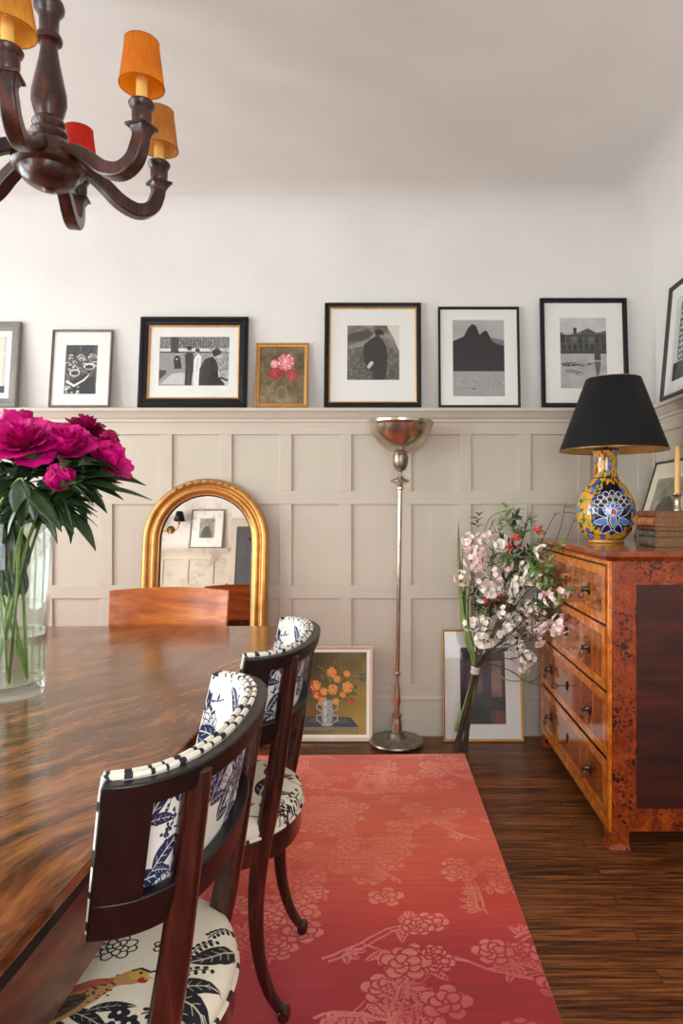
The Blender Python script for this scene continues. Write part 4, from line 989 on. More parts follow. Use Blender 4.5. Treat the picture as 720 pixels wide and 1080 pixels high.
def side_chair(label, X0, Yc, seat_im, rot=0.):
    r = thing('dining_chair', label, 'chair', (X0, Yc, rz), (0, 0, PI/2+rot), 'klismos chairs along the right side of the table')
    sfab = imgmat('seat_fabric', seat_im, .85, bumps=.15)
    # seat rail + cushion
    b = MB(); o1 = seat_outline(1.0); o2 = seat_outline(.9)
    b.loops([[(x, y, .375) for x, y in o1], [(x, y, .435) for x, y in o1], [(x, y, .435) for x, y in o2], [(x, y, .375) for x, y in o2]]); b.build('seat_rail', M['mahog'], r, bevel=.004)
    b = MB(); rings = []
    for s, z in ((.9, .425), (1.0, .435), (1.02, .452), (1.0, .468), (.93, .48), (.75, .49), (.5, .495), (.25, .497), (.03, .498)): rings.append([(x, y, z) for x, y in seat_outline(s)])
    b.loops(rings, closed=False, cap=True); b.build('seat_cushion', sfab, r, uvf=lambda p: (.5-p.y*2.0, .5+p.x*2.0), angle=60)
    b = MB(); b.grid(lambda u, v: (lambda q, w, N: (q[0]*(1+0*v)+.0045*math.cos(2*PI*v)*q[0]/.235, q[1]+.0045*math.cos(2*PI*v)*q[1]/.235, .439+.0045*math.sin(2*PI*v)))(seat_outline(1.015, 96)[int(round(u*96)) % 96], 0, 0), 96, 6)
    b.build('seat_piping', DASH, r)
    # curved back
    b = MB(); curved_box(b, -1, 1, 0, 1, -.024, -.002, 40, nt_=6); bk_ = b.build('back_upholstery', FAB_BACK, r, angle=50)
    b = MB()
    curved_box(b, -1, 1, .85, 1, -.002, .0188, 40); curved_box(b, -1, 1, 0, .25, -.002, .0192, 40)
    for a0, a1 in ((-1, -.76), (.76, 1)): curved_box(b, a0, a1, .2, .9, -.002, .0185, 10)
    b.build('back_frame', M['mahog_black'], r, bevel=.003)
    # double welt round the edge of the back
    for off in (-.006, -.018):
        pts = []
        for k in range(41): pts.append(back_pt(-1+2*k/40, 1.012, off))
        for k in range(1, 9): pts.append(back_pt(1.0, 1.012-1.012*k/8, off)+Vector((.003, 0, 0)))
        pts2 = [back_pt(-1.0, 1.012*k/8, off)+Vector((-.003, 0, 0)) for k in range(8)]
        path = pts2+pts
        b = MB(); n = len(path)
        T = [(path[min(i+1, n-1)]-path[max(i-1, 0)]).normalized() for i in range(n)]
        def fn(u, v, path=path, T=T, n=n):
            i = min(n-1, int(round(u*(n-1)))); t = T[i]; s1 = t.cross(Vector((0, 1, .3))).normalized(); s2 = t.cross(s1)
            return path[i]+(s1*math.cos(2*PI*v)+s2*math.sin(2*PI*v))*.0046
        b.grid(fn, n-1, 6); b.build('back_piping', DASH, r)
    sq = [((abs(math.cos(a))**3.2+abs(math.sin(a))**3.2)**(-1/3.2)*math.cos(a), (abs(math.cos(a))**3.2+abs(math.sin(a))**3.2)**(-1/3.2)*math.sin(a)) for a in [2*PI*(k+.5)/16 for k in range(16)]]
    for sx in (-1, 1):
        b = MB()
        pts = smooth_path([(sx*.19, -.226, .872), (sx*.188, -.224, .84), (sx*.18, -.212, .76), (sx*.17, -.192, .62), (sx*.166, -.172, .5), (sx*.165, -.152, .4), (sx*.163, -.14, .28), (sx*.162, -.146, .16), (sx*.162, -.17, .07), (sx*.162, -.2, .022)], 4)
        n = len(pts); rad = [.0145+.0035*math.exp(-((i/n-.45)/.2)**2)-(.006*max(0, i/n-.6)/.4) for i in range(n)]; rad[0] = .011; rad[1] = .0155
        b.tube(pts, rad, sec=[(x*1.25, y*.95) for x, y in sq], up=(0, 1, 0))
        b.lathe([(0, -.018), (.013, -.018), (.015, -.012), (.015, .012), (.013, .018), (0, .018)], 16, Matrix.Translation((sx*.162, -.206, .0175)) @ Matrix.Rotation(PI/2, 4, 'Y'))
        b.build('rear_leg', M['mahog'], r, angle=50)
        b = MB(); pts = smooth_path([(sx*.175, .19, .43), (sx*.177, .2, .36), (sx*.178, .196, .24), (sx*.178, .206, .12), (sx*.178, .235, .045), (sx*.178, .262, .017)], 4)
        b.tube(pts, [.021-.009*i/(len(pts)-1) for i in range(len(pts))], sec=sq, up=(0, 1, 0))
        b.lathe([(0, -.015), (.012, -.015), (.0125, .015), (0, .015)], 14, Matrix.Translation((sx*.178, .264, .0145)) @ Matrix.Rotation(PI/2, 4, 'Y'))
        b.build('front_leg', M['mahog'], r, angle=50)
    return r
side_chair('nearest upholstered chair with dark curved back, bird printed on its cream seat', -.484, 1.064, seat_ims[0])
side_chair('second upholstered chair from the camera, its clawed back legs standing on the red rug', -.465, 1.735, seat_ims[1])

# chair at the head of the table
hc = thing('wooden_chair', 'orange brown wooden chair with a broad plain curved back at the far table end', 'chair', ((178-VX)*2.80/F, 2.6, 0.0), (0, 0, PI))
def slab(u, v, off=0):
    x = (u-.5)*2; return Vector((.252*x*(1-.03*(1-v)), -.235+.045*x*x-.03*v+off, .66+.22*v+.006*math.cos(x*2)))
b = MB(); n = 20; vs = []; fs = []
for i in range(n+1):
    for v, o in ((0, 0), (1, 0), (1, .02), (0, .02)): vs.append(slab(i/n, v, o))
for i in range(n):
    for k in range(4): fs.append((i*4+k, i*4+(k+1) % 4, (i+1)*4+(k+1) % 4, (i+1)*4+k))
fs += [(0, 1, 2, 3), (n*4+3, n*4+2, n*4+1, n*4)]
b.add(vs, fs); b.build('backrest', M['cherry'], hc, bevel=.003)
for sx in (-1, 1):
    b = MB(); b.tube(smooth_path([(sx*.2, -.235, .86), (sx*.2, -.222, .68), (sx*.2, -.2, .46), (sx*.2, -.2, .3), (sx*.2, -.25, .0)], 5), .017, sec=[(1, 1), (-1, 1), (-1, -1), (1, -1)], up=(0, 1, 0)); b.build('rear_leg', M['cherry'], hc, bevel=.003)
    b = MB(); b.tube([(sx*.2, .18, .43), (sx*.2, .18, 0)], [.02, .014], sec=[(1, 1), (-1, 1), (-1, -1), (1, -1)], up=(0, 1, 0)); b.build('front_leg', M['cherry'], hc, bevel=.003)
b = MB(); b.box(-.215, .215, -.205, .2, .4, .44); b.build('seat_frame', M['cherry'], hc, bevel=.004)
b = MB(); b.box(-.205, .205, -.19, .195, .44, .475); b.build('seat_cushion', flat('cream_seat_cloth', (220, 208, 188), .9, var=.05), hc, bevel=.015, seg=4)

# ------------------------------------------------------------------ CHANDELIER
ccx, ccy = -1.04, 2.01
ch = thing('chandelier', 'dark turned wood six arm chandelier with coloured candle shades, hanging over the table', 'chandelier', (ccx, ccy, 2.17))
z0_ = 2.17
pr = [(0, 2.176), (.012, 2.177), (.017, 2.184), (.026, 2.187), (.05, 2.193), (.07, 2.206), (.082, 2.226), (.085, 2.236), (.098, 2.24), (.104, 2.248), (.103, 2.258), (.09, 2.264), (.086, 2.272), (.074, 2.28), (.07, 2.31), (.062, 2.325), (.045, 2.335), (.05, 2.342), (.054, 2.35), (.05, 2.36), (.04, 2.366), (.044, 2.372), (.048, 2.38), (.044, 2.39), (.036, 2.398), (.042, 2.415), (.05, 2.445), (.049, 2.475), (.04, 2.52), (.03, 2.57), (.024, 2.61), (.024, 2.625), (.036, 2.63), (.038, 2.64), (.034, 2.65), (.027, 2.66), (.028, 2.7), (.034, 2.715), (.042, 2.725), (.044, 2.738), (.04, 2.75), (.034, 2.758), (.03, 2.765), (.03, 2.77), (.018, 2.776), (.014, 2.79), (.014, 2.825), (.06, 2.835), (.063, 2.845), (.063, 2.857), (0, 2.859)]
b = MB(); b.lathe([(r, z-z0_) for r, z in pr], 40); b.build('column', M['walnut'], ch, angle=40)
cols = {0: ('ochre', (222, 150, 50)), 1: ('orange', (240, 138, 14)), 2: ('tan', (214, 142, 62)), 3: ('red', (220, 44, 24)), 4: ('orange2', (232, 132, 30)), 5: ('ochre2', (214, 150, 60))}
def shade_mat(n, c):
    m, nt, bs = newmat('silk_shade_'+n); bs.inputs['Base Color'].default_value = rgb(*c); bs.inputs['Roughness'].default_value = .7
    w = nd(nt, 'ShaderNodeTexNoise', Scale=30.0, Detail=2.0); nt.links.new(coords(nt, (6, 6, .3)), w.inputs['Vector'])
    cc = rgb(*c); r_ = ramp(nt, w.outputs[0], [(.3, tuple(x*.8 for x in cc[:3])+(1,)), (.7, cc)]); nt.links.new(r_.outputs[0], bs.inputs['Base Color'])
    tr = nd(nt, 'ShaderNodeBsdfTranslucent'); nt.links.new(r_.outputs[0], tr.inputs[0]); mx = nt.nodes.new('ShaderNodeMixShader'); mx.inputs[0].default_value = .45
    nt.links.new(bs.outputs[0], mx.inputs[1]); nt.links.new(tr.outputs[0], mx.inputs[2]); nt.links.new(mx.outputs[0], nt.nodes['Material Output'].inputs[0])
    return m
sq = [(1, .8), (.8, 1), (-.8, 1), (-1, .8), (-1, -.8), (-.8, -1), (.8, -1), (1, -.8)]
RR = .338
for k in range(6):
    a = math.radians(-78.5+60*k); ca, sa = math.cos(a), math.sin(a)
    q = lambda s, z: (s*ca, s*sa, z-z0_)
    b = MB(); pts = smooth_path([q(.06, 2.282), q(.10, 2.282), (q(.155, 2.252)), q(.21, 2.212), q(.265, 2.198), q(.31, 2.22), q(.33, 2.262), q(.336, 2.29), q(.338, 2.312)], 4)
    n = len(pts); rad = [.017+.005*math.sin(PI*i/n)+(.016*max(0, (i/n-.84))/.16) for i in range(n)]
    b.tube(pts, rad, sec=sq, up=(0, 0, 1))
    b.box(-.033, .033, -.033, .033, .0, .009, Matrix.Translation(q(.338, 2.308)) @ Matrix.Rotation(a, 4, 'Z'))
    am = b.build('arm', M['walnut'], ch, angle=40, bevel=.002)
    T = Matrix.Translation(q(RR, 0))
    b = MB(); b.lathe([(0, 2.315), (.022, 2.315), (.026, 2.322), (.028, 2.34), (.028, 2.36), (.034, 2.368), (.037, 2.376), (.034, 2.382), (.0, 2.384)], 24, T); b.build('candle_cup', M['walnut'], am)
    b = MB(); b.lathe([(0, 2.38), (.016, 2.38), (.016, 2.45), (.0, 2.45)], 18, T); b.build('candle_sleeve', flat('ivory_sleeve', (236, 190, 104), .5), am)
    b = MB(); b.lathe([(0, 2.45), (.008, 2.45), (.014, 2.47), (.012, 2.49), (.003, 2.515), (0, 2.517)], 14, T); b.build('bulb', flat('frosted_bulb', (236, 226, 206), .3), am)
    b = MB()
    if k == 0:      # pleated
        n = 72; R0, R1 = .066, .045
        vs = [((R + .0016*(j % 2))*math.cos(2*PI*j/n), (R+.0016*(j % 2))*math.sin(2*PI*j/n), z) for R, z in ((R0, 2.425), (R1, 2.56)) for j in range(n)]
        b.add(vs, [(j, (j+1) % n, n+(j+1) % n, n+j) for j in range(n)], T)
    else: b.open_lathe([(.062, 2.428), (.0465, 2.555)], 40, T)
    nm, c = cols[k]
    sd = b.build('lamp_shade', shade_mat(nm, c), am, angle=80, recalc=False)
    tm = shade_mat(nm+'_trim', tuple(int(x*.85) for x in c))
    for R, z in (((.066, 2.426), (.046, 2.559)) if k == 0 else ((.062, 2.4285), (.0465, 2.5545))):
        b = MB(); b.tube([T @ Vector((R*math.cos(t), R*math.sin(t), z)) for t in [2*PI*j/40 for j in range(40)]], .0016, 6, closed=True)
        b.build('shade_trim', tm, am)

# ------------------------------------------------------------------ GLASS VASE WITH PEONIES
vx, vy = (4-VX)*1.65/F, 1.65
VB = TH+.0005
vs_ = thing('glass_vase', 'tall clear glass vase of water standing on the table', 'vase', (vx, vy, VB))
b = MB(); b.lathe([(0, 0), (.088, 0), (.092, .004), (.094, .03), (.098, .15), (.106, .3), (.114, .428), (.112, .43), (.1095, .428), (.1015, .3), (.0935, .15), (.0895, .035), (.08, .028), (0, .027)], 56); b.build('vase_body', M['glass'], vs_, angle=50)
b = MB(); b.lathe([(0, .0275), (.079, .0285), (.089, .0355), (.0925, .13), (.0926, .148), (.0, .148)], 48); b.build('water', M['water'], vs_, angle=50)

def petal(b, base, ang, tilt, L, Wd, cup, curl, ruf=.0, seed=0, nu=6, nv=7):
    """petal from base, heading ang round z, tilt from vertical, curling outwards"""
    R = Matrix.Rotation(ang, 4, 'Z'); rr = random.Random(seed); ph = rr.random()*6
    def fn(u, v):
        x = (u-.5)*2; w = Wd*(math.sin(PI*min(1, .08+v*.84)**.85))**.7 if v < .98 else Wd*.35
        w = Wd*(.25+.95*math.sin(PI*.5*min(1, v*1.35)))*(1-.55*max(0, v-.7)/.3*abs(x))
        t = tilt+curl*v; s = L*v
        px = math.sin(tilt+curl*v*.5)*s; pz = math.cos(tilt+curl*v*.5)*s
        rf = ruf*math.sin(x*7+ph)*v*v
        up = cup*x*x*Wd
        return Vector((px-up*math.cos(t)+rf*math.cos(t), w*x*.5, pz+up*math.sin(t)*.6+rf*math.sin(t)*.5-.12*L*abs(x)**3*v))
    b.grid(fn, nu, nv, Matrix.Translation(base) @ R)
def peony_bloom(R, kind, seed, mat, parent):
    rr = random.Random(seed); b = MB(); I = Vector((0, 0, 0))
    if kind == 'full':
        for k in range(9): petal(b, I, 2*PI*k/9+rr.gauss(0, .1), 1.25+rr.gauss(0, .12), R*1.05, R*.78, .25, .35, R*.05, rr.random())
        for k in range(8): petal(b, Vector((0, 0, .004)), 2*PI*k/8+.3, .95+rr.gauss(0, .1), R*.85, R*.6, .3, .2, R*.05, rr.random())
        for k in range(95):
            f = (k+.5)/95; a = k*2.399; t = 1.25*math.sqrt(f)
            petal(b, Vector((0, 0, .006)), a, t, R*(.62+.12*rr.random()), R*.2, .3, -.25+rr.random()*.5, R*.045, rr.random(), 3, 4)
    elif kind == 'cup':
        for k in range(8): petal(b, I, 2*PI*k/8+rr.gauss(0, .15), .9+rr.gauss(0, .15), R*1.1, R*.9, .3, -.15+rr.gauss(0, .2), R*.06, rr.random())
        for k in range(6): petal(b, I, 2*PI*k/6+.4, .55+rr.gauss(0, .1), R*.95, R*.75, .35, -.3, R*.05, rr.random())
        for k in range(45):
            f = (k+.5)/45; petal(b, Vector((0, 0, .01)), k*2.399, .75*math.sqrt(f), R*(.7+.15*rr.random()), R*.2, .3, .1, R*.04, rr.random(), 3, 4)
    elif kind == 'open':
        for k in range(7): petal(b, I, 2*PI*k/7+rr.gauss(0, .1), .8+rr.gauss(0, .2), R*1.15, R*.95, .25, .3, R*.07, rr.random())
        for k in range(5): petal(b, I, 2*PI*k/5+.5, .4, R*.95, R*.7, .35, -.2, R*.04, rr.random())
    else:
        for k in range(5): petal(b, I, 2*PI*k/5, .62, R*1.5, R*1.3, .5, -1.15, 0, rr.random())
        for k in range(4): petal(b, I, 2*PI*k/4+.5, .45, R*1.5, R*1.1, .5, -.95, 0, rr.random())
    return b.build('bloom', mat, parent, recalc=False, angle=80)
def leaf_geo(b, base, dirv, L, Wd, droop=.3, roll=0.):
    d = Vector(dirv).normalized(); s = d.cross(Vector((0, 0, 1)))
    s = s.normalized() if s.length > .05 else Vector((1, 0, 0)); s = Matrix.Rotation(roll, 3, d) @ s
    nrm = s.cross(d)
    def fn(u, v):
        x = (u-.5)*2; w = Wd*.5*math.sin(PI*min(1, (v*.97+.015))**.75)
        return Vector(base)+d*L*v+s*x*w+nrm*(.18*w*abs(x)*1.2-droop*L*v*v*(1 if nrm.z > 0 else -1))
    b.grid(fn, 4, 8)
rim = Vector((vx, vy, VB+.41))
pd = [ # u, v, y, radius, kind, tilt x, tilt y, mat, label
    (24, 466, 1.52, .098, 'full', .1, -.75, 'peony', 'largest magenta peony with a ruffled centre, leftmost in view of the vase bouquet'),
    (70, 474, 1.55, .072, 'cup', .35, -.75, 'peony', 'cupped magenta peony right of the largest bloom in the vase bouquet'),
    (90, 452, 1.72, .068, 'full', .35, -.2, 'peony_deep', 'deep magenta ruffled peony behind the cupped one in the vase bouquet'),
    (113, 468, 1.66, .030, 'bud', .45, -.15, 'peony_deep', 'round magenta peony bud, highest on the right of the vase bouquet'),
    (110, 488, 1.62, .07, 'open', 1.2, -.3, 'peony', 'half open magenta peony facing right, rightmost in the vase bouquet'),
    (66, 512, 1.5, .042, 'bud', -.15, -.5, 'peony', 'closed pink peony bloom hanging low among the leaves, below the cupped one'),
    (-30, 470, 1.72, .085, 'full', -.5, -.1, 'peony', 'magenta peony at the back left of the vase bouquet, mostly cut off'),
    (18, 455, 1.80, .075, 'cup', 0, .3, 'peony', 'magenta peony at the back of the vase bouquet, behind the largest bloom'),
]
rr = random.Random(5)
for k, (u, v, y, R, kind, tx, ty, mt, lab) in enumerate(pd):
    p = P(u, v, y)
    rt = thing('peony', lab, 'flower', (0, 0, 0), group='peonies in the glass vase')
    foot = Vector((vx+.05*math.cos(k*2.1+.4), vy+.05*math.sin(k*2.1+.4), VB+.034))
    rt.location = foot
    head = p-foot
    mid = Vector((vx+(p.x-vx)*.28-.03*math.cos(k*2.1), vy+(p.y-vy)*.25-.03*math.sin(k*2.1), rim.z))-foot
    b = MB(); dirv = Vector((tx, ty, 1)).normalized()
    pts = smooth_path([(0, 0, 0), mid*.55, mid, mid+(head-mid)*.6+Vector((0, 0, .02)), head-dirv*R*.12], 5)
    b.tube(pts, [.0042-.001*i/len(pts) for i in range(len(pts))], 7); b.build('stem', M['stem'], rt)
    bl = peony_bloom(R, kind, k, M[mt], rt); bl.location = head-dirv*R*.25; bl.rotation_euler = Vector((0, 0, 1)).rotation_difference(dirv).to_euler()
    b = MB()
    for j in range(5): a = j*1.3; leaf_geo(b, head-dirv*R*.3, dirv*.3+Vector((math.cos(a), math.sin(a), 0))*.8, R*.55 if kind != 'bud' else R*1.1, R*.35, -.2)
    b.build('sepals', M['leafmid'], rt)
    for j in range(16):
        t = (.56+.36*rr.random()) if j < 10 else .27+.17*rr.random()
        q = pts[int(t*(len(pts)-1))]; a = rr.random()*2*PI
        b = MB()
        if j >= 10:
            leaf_geo(b, q, ((vx-foot.x-q.x)*3, (vy-foot.y-q.y)*3, 1), .11, .036, .05, rr.gauss(0, 1)); b.build('leaf', M['leafdark'], rt, solid=.0006); continue
        for da, sc_ in ((0, 1), (.6, .8), (-.6, .8)):
            leaf_geo(b, q, (math.cos(a+da), math.sin(a+da), .05+.35*rr.random()), (.085+.06*rr.random())*sc_, .034*sc_+.008, .25+.3*rr.random(), rr.gauss(0, .6))
        b.build('leaf', M['leafdark'], rt, solid=.0006)
# loose foliage sprays reaching right over the rim, part of the outer stems
for u, v, y, u2, v2, L, lab in ((62, 500, 1.6, 120, 532, .15, 'dark green leaf spray drooping furthest right of the vase rim'), (50, 515, 1.58, 90, 560, .12, 'dark green leaf spray hanging down just right of the vase rim'), (20, 505, 1.5, 40, 545, .12, 'dark green leaf spray over the front of the vase rim')):
    root = Vector((vx+.03, vy-.03, VB+.036)); a = P(u, v, y)-root; e = P(u2, v2, y)-root
    rt = thing('foliage_spray', lab, 'foliage', root, group=None)
    b = MB(); m0 = Vector((vx+.07, vy-.04, rim.z+.01))-root
    if u < 40: m0 = Vector((vx+.02, vy-.08, rim.z+.01))-root
    pts = smooth_path([(0, 0, 0), m0*.5, m0, a, a+(e-a)*.5], 5); b.tube(pts, .0032, 6); b.build('stem', M['stem'], rt)
    for j in range(9):
        i0 = int(len(pts)*(.68+.32*j/9)); q = pts[min(i0, len(pts)-1)]; d = (e-a).normalized()+Vector((rr.gauss(0, .5), rr.gauss(0, .5), rr.gauss(.1, .35)))
        b = MB(); leaf_geo(b, q, d, L*(.7+.4*rr.random()), .036+.012*rr.random(), .25, rr.gauss(0, .5)); b.build('leaf', M['leafdark'], rt, solid=.0006)

# ------------------------------------------------------------------ BLOSSOM BUNDLE ON THE FLOOR
def bz(u, dy=0.):
    y = 3.36+dy
    if u > 556: y = min(y, .715*F/(u-VX))
    return y
base = Vector(((487-VX)*3.36/F, 3.36, 0))
bq = thing('blossom_bundle', 'tied bundle of white, pink and coral blossom branches leaning beside the chest', 'flowers', base)
L_ = lambda u, v, y: P(u, v, y)-base
tie = L_(501, 707, 3.33)
rr = random.Random(11)
tips = [(606, 545, 3.2), (596, 530, 3.25), (586, 540, 3.25), (560, 540, 3.3), (575, 560, 3.2), (592, 600, 2.93), (596, 632, 2.86), (590, 664, 2.9), (560, 600, 3.3), (545, 560, 3.35), (530, 575, 3.35), (520, 548, 3.4), (505, 560, 3.4), (497, 590, 3.4), (575, 630, 3.1), (540, 620, 3.25), (570, 712, 3.1), (556, 688, 3.15)]
twigs = []
def branch_to(tip, w0, mat='twig', wob=.02):
    s = rr.gauss(0, 1)
    foot = Vector((rr.uniform(-.06, .03), rr.uniform(-.03, .03), .004))
    t = tie+Vector((rr.gauss(0, .007), rr.gauss(0, .007), 0))
    m1 = t+(tip-t)*.4+Vector((rr.gauss(0, wob), rr.gauss(0, wob)-.01, .02)); m2 = t+(tip-t)*.75+Vector((rr.gauss(0, wob), rr.gauss(0, wob), rr.gauss(0, wob)))
    pts = smooth_path([foot, t, m1, m2, tip], 6)
    return pts, w0
for u, v, y in tips:
    pts, w0 = branch_to(L_(u, v, y), .0038); n = len(pts)
    b = MB(); b.tube(pts, [.0042-.0030*i/n for i in range(n)], 6)
    for k in range(5):
        i = int(n*(.5+.45*rr.random())); q = pts[i]; d = (pts[min(i+1, n-1)]-pts[i-1]).normalized()+Vector((rr.gauss(0, .6), rr.gauss(0, .25), rr.gauss(0, .5)))
        if u > 580: d = Vector((1, rr.gauss(0, .2), rr.uniform(-.2, .7))).normalized()
        e = q+d*(.03+.03*rr.random())
        if e.x+base.x > .745 and e.z < 1.1: continue
        b.tube([q, q+(e-q)*.5+Vector((0, 0, .004)), e], [.002, .0015, .001], 5); twigs.append(e)
    b.build('branch', M['twig'], bq); twigs += [pts[int(n*.8)], pts[int(n*.9)]]
for (u, v, y, w) in ((483, 545, 3.42, .026), (486, 590, 3.4, .034), (491, 610, 3.38, .034), (484, 560, 3.41, .02), (497, 600, 3.36, .022), (488, 575, 3.39, .018), (494, 640, 3.36, .022), (540, 620, 3.25, .01), (523, 545, 3.38, .012), (548, 590, 3.3, .012), (516, 600, 3.38, .012)):
    tip = L_(u, v, y); b = MB(); foot = Vector((rr.uniform(-.03, .03), rr.uniform(-.02, .02), .05)); bend = Vector((-.05 if u < 500 else .03, 0, 0))
    pts = smooth_path([foot+Vector((0, 0, 0.05)), tie, tie+(tip-tie)*.5+bend*.6, tip], 6); n = len(pts)
    def fn(a, c, pts=pts, n=n, w=w):
        i = min(n-1, int(round(c*(n-1)))); x = (a-.5)*2; return pts[i]+Vector((x*w*.5*(1-c**3), .004*abs(x), 0))*1.0
    b.grid(fn, 2, n-1); b.build('reed_leaf', M['reed'], bq, solid=.0008)
b = MB(); pts = smooth_path([tie+Vector((.01, 0, .02)), L_(520, 700, 3.3), L_(530, 715, 3.27), L_(548, 718, 3.25), L_(562, 710, 3.22)], 6); b.tube(pts, .0035, 6)
pts = smooth_path([tie+Vector((.01, 0, .02)), L_(518, 690, 3.3), L_(532, 683, 3.27), L_(545, 690, 3.25)], 6); b.tube(pts, .002, 6)
b.build('vine', M['stem'], bq)
pts = smooth_path([L_(484, 575, 3.4), L_(480, 556, 3.42), L_(486, 545, 3.42)], 6)
b = MB(); b.tube(smooth_path([L_(510, 560, 3.4), L_(518, 545, 3.4), L_(535, 538, 3.38), L_(552, 537, 3.35)], 6), .003, 6); b.build('vine', M['stem'], bq)
b = MB(); axis = (tie-Vector((-.01, 0, 0))).normalized(); q = Vector((0, 0, 1)).rotation_difference(axis).to_matrix().to_4x4()
b.lathe([(.02, -.018), (.024, -.012), (.021, 0), (.025, .012), (.021, .02), (.016, .018), (.016, -.014)], 16, Matrix.Translation(tie) @ q, closed=True); b.build('tie', M['ribbon'], bq)
def blossom_proto(name, mat, seed, nfl, R, pr_):
    r2 = random.Random(seed); b = MB()
    for k in range(nfl):
        d = Vector((r2.gauss(0, .8), -.55+r2.gauss(0, .45), r2.gauss(0, .8))).normalized(); c = d*R*(.6+.6*r2.random()); q = Vector((0, 0, 1)).rotation_difference(d).to_matrix().to_4x4(); Tm = Matrix.Translation(c) @ q
        for j in range(5):
            Mx = Tm @ Matrix.Rotation(2*PI*j/5+r2.random()*.25, 4, 'Z')
            b.grid(lambda u, v: Vector((pr_*(.08+v*.95*(1-.12*(abs(u-.5)*2)**2)), pr_*.44*(u-.5)*2*math.sin(PI*min(1, .1+v*.75)), pr_*(.28*v+.16*(abs(u-.5)*2)**2*v))), 4, 4, Mx)
        b.lathe([(0, 0), (pr_*.13, 0), (pr_*.1, pr_*.22), (0, pr_*.27)], 6, Tm, mi=1)
    return b.build(name, [mat, M['stamen']], None, recalc=False, angle=80)
protos = {'w': [blossom_proto('white_blossom', M['white_petal'], s, 10, .033, .0175) for s in (1, 2)], 'p': [blossom_proto('pink_blossom', M['pink_petal'], s, 10, .032, .0155) for s in (3, 4)], 'c': [blossom_proto('coral_blossom', M['coral_petal'], s, 8, .022, .015) for s in (5,)]}
pts_ = []
K = 5.54
for kx, ky, c, n in [(160, 400, 'p', 3), (95, 495, 'p', 1), (240, 270, 'p', 2), (262, 232, 'p', 1), (145, 305, 'p', 2), (175, 360, 'p', 2), (235, 600, 'w', 2), (275, 555, 'w', 2), (215, 590, 'w', 1), (400, 590, 'w', 3), (425, 510, 'w', 3), (390, 540, 'w', 2), (540, 510, 'w', 2), (500, 640, 'w', 3), (560, 680, 'p', 2), (610, 590, 'p', 2), (640, 770, 'p', 2), (600, 800, 'p', 2), (500, 790, 'w', 2), (390, 750, 'w', 3), (460, 740, 'p', 2), (350, 690, 'w', 1), (265, 640, 'c', 2), (320, 605, 'c', 2), (330, 515, 'c', 1), (235, 825, 'c', 1), (190, 875, 'w', 3), (230, 762, 'w', 1), (420, 280, 'c', 1), (550, 215, 'c', 1), (565, 350, 'w', 1), (470, 430, 'w', 1), (360, 430, 'p', 1), (310, 475, 'p', 1), (365, 312, 'c', 1), (430, 900, 'w', 1), (475, 960, 'w', 1), (450, 1010, 'w', 1), (540, 855, 'p', 1), (680, 760, 'p', 1), (660, 580, 'p', 1), (310, 270, 'w', 1), (330, 300, 'w', 1), (320, 830, 'w', 1), (205, 510, 'p', 1), (540, 760, 'p', 1), (150, 760, 'w', 1), (445, 655, 'w', 1)]:
    for j in range(n): pts_.append((470+(kx+rr.gauss(0, 17 if n > 1 else 3))/K, 520+(ky+rr.gauss(0, 17 if n > 1 else 3))/K, c))
used = set()
for u, v, c in pts_[:98]:
    pr0 = rr.choice(protos[c]); o = pr0 if pr0.name not in used else pr0.copy()
    if pr0.name in used: C.objects.link(o)
    used.add(pr0.name)
    y = bz(u, rr.uniform(-.09, .0)); o.parent = bq; o.location = L_(u, v, y)
    if u > 556: o.location = L_(u, v, y-rr.uniform(.02, .08))
    o.rotation_euler = (rr.gauss(0, .5), rr.gauss(0, .5), rr.gauss(0, .6)); s = .75+.4*rr.random(); o.scale = (s, s, s)
for c in protos:
    for o in protos[c]:
        if o.parent is None: bpy.data.objects.remove(o)
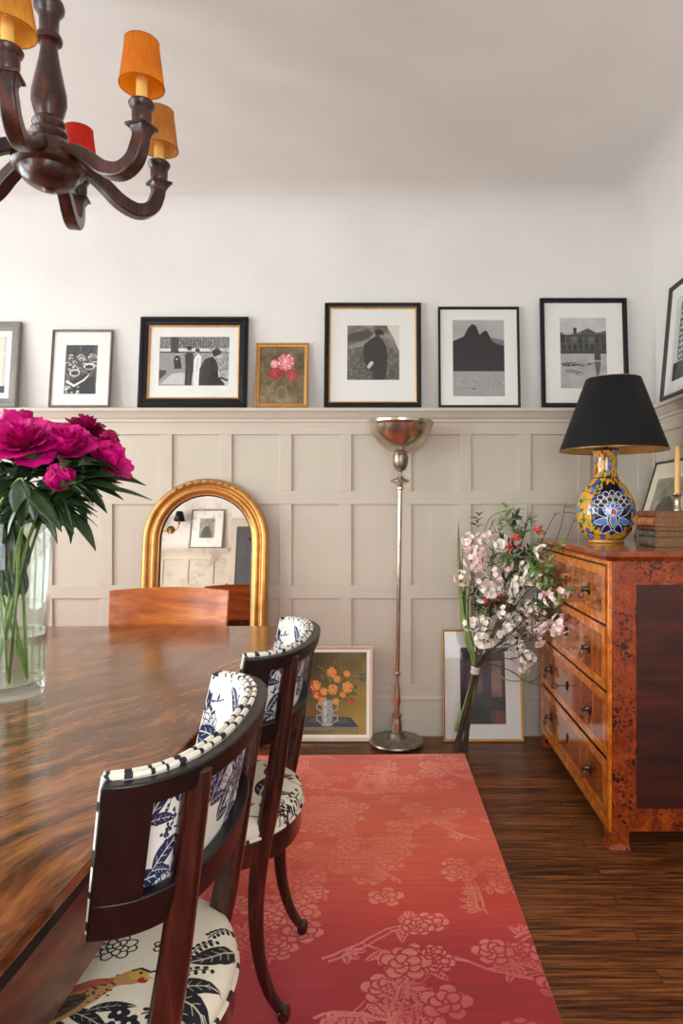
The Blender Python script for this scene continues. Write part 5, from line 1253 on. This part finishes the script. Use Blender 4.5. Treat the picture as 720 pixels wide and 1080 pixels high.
# leaves: each child is one spray of small leaves
lp = []
for q_, mt in enumerate(('leafmid', 'leafdark', 'reed', 'leafdark')):
    b = MB(); r3 = random.Random(q_)
    b.tube([(0, 0, 0), (.012, -.004, .04), (.01, -.008, .085)], [.0014, .0011, .0006], 5)
    for k in range(7):
        a = k*2.4; z = .012+.011*k; leaf_geo(b, (.012*z/.04, -.004, z), (math.cos(a), math.sin(a)*.7-.2, .5+.3*r3.random()), .034+.012*r3.random(), .014+.004*r3.random(), .25, r3.gauss(0, .5))
    lp.append(b.build('leaf_spray', M[mt], bq, recalc=False))
k = 0
while k < 100:
    u = 492+rr.betavariate(1.7, 1.8)*100; v = 540+rr.betavariate(1.6, 1.6)*165
    if v > 700-(u-500)*.12 or v > 640+(u-480)*1.4 or (u > 570 and (v < 570 or v > 668)): continue
    o = lp[k] if k < 4 else lp[k % 4].copy()
    if k >= 4: C.objects.link(o)
    y = 3.36+rr.uniform(-.05, .08)
    if u > 545: y = min(y, .70*F/(u-VX)-rr.uniform(0, .05))
    o.parent = bq; o.location = L_(u, v, y); o.rotation_euler = (rr.gauss(.1, .3), (u-500)*.012+rr.gauss(0, .5), rr.uniform(-3, 3)); s = .7+.55*rr.random(); o.scale = (s,)*3
    k += 1

# ------------------------------------------------------------------ LIGHT
def area(name, loc, rot, sx, sy, e, col=(1, 1, 1)):
    l = bpy.data.lights.new(name, 'AREA'); l.shape = 'RECTANGLE'; l.size = sx; l.size_y = sy; l.energy = e; l.color = col
    o = bpy.data.objects.new(name, l); C.objects.link(o); o.location = loc; o.rotation_euler = rot; return o
for i, (a, c) in enumerate(wins):
    area('daylight_and_fill', (XL-.12, (a+c)/2, (WZ0+WZ1)/2), (0, -PI/2, 0), WZ1-WZ0, c-a, (66, 66, 60)[i], (.88, .955, 1))
area('daylight_and_fill', ((FILL_WIN[0]+FILL_WIN[1])/2, YF-.12, (WZ0+WZ1)/2), (-PI/2, 0, 0) if False else (PI/2, 0, 0), FILL_WIN[1]-FILL_WIN[0], WZ1-WZ0, 62, (.88, .955, 1))  # fill lamp behind the camera, set outside the added front window
w = bpy.data.worlds.new('world'); bpy.context.scene.world = w; w.use_nodes = True
w.node_tree.nodes['Background'].inputs[0].default_value = (.9, .95, 1, 1); w.node_tree.nodes['Background'].inputs[1].default_value = 1.0

# ------------------------------------------------------------------ CAMERA
cam = bpy.data.cameras.new('camera'); co = bpy.data.objects.new('camera', cam); C.objects.link(co)
co.location = (0, 0, H); co.rotation_euler = (PI/2, 0, 0)
cam.sensor_fit = 'VERTICAL'; cam.sensor_height = 36; cam.lens = 36*F/1080; cam.shift_x = (360-VX)/1080; cam.shift_y = (VY-540)/1080
cam.clip_start = .02
sc_ = bpy.context.scene; sc_.camera = co
sc_.view_settings.view_transform = 'Standard'; sc_.view_settings.look = 'None'; sc_.view_settings.gamma = 1; sc_.view_settings.exposure = .13
sc_.view_settings.use_curve_mapping = False
sc_.cycles.max_bounces = 10; sc_.cycles.diffuse_bounces = 5; sc_.cycles.transparent_max_bounces = 16; sc_.cycles.use_denoising = True
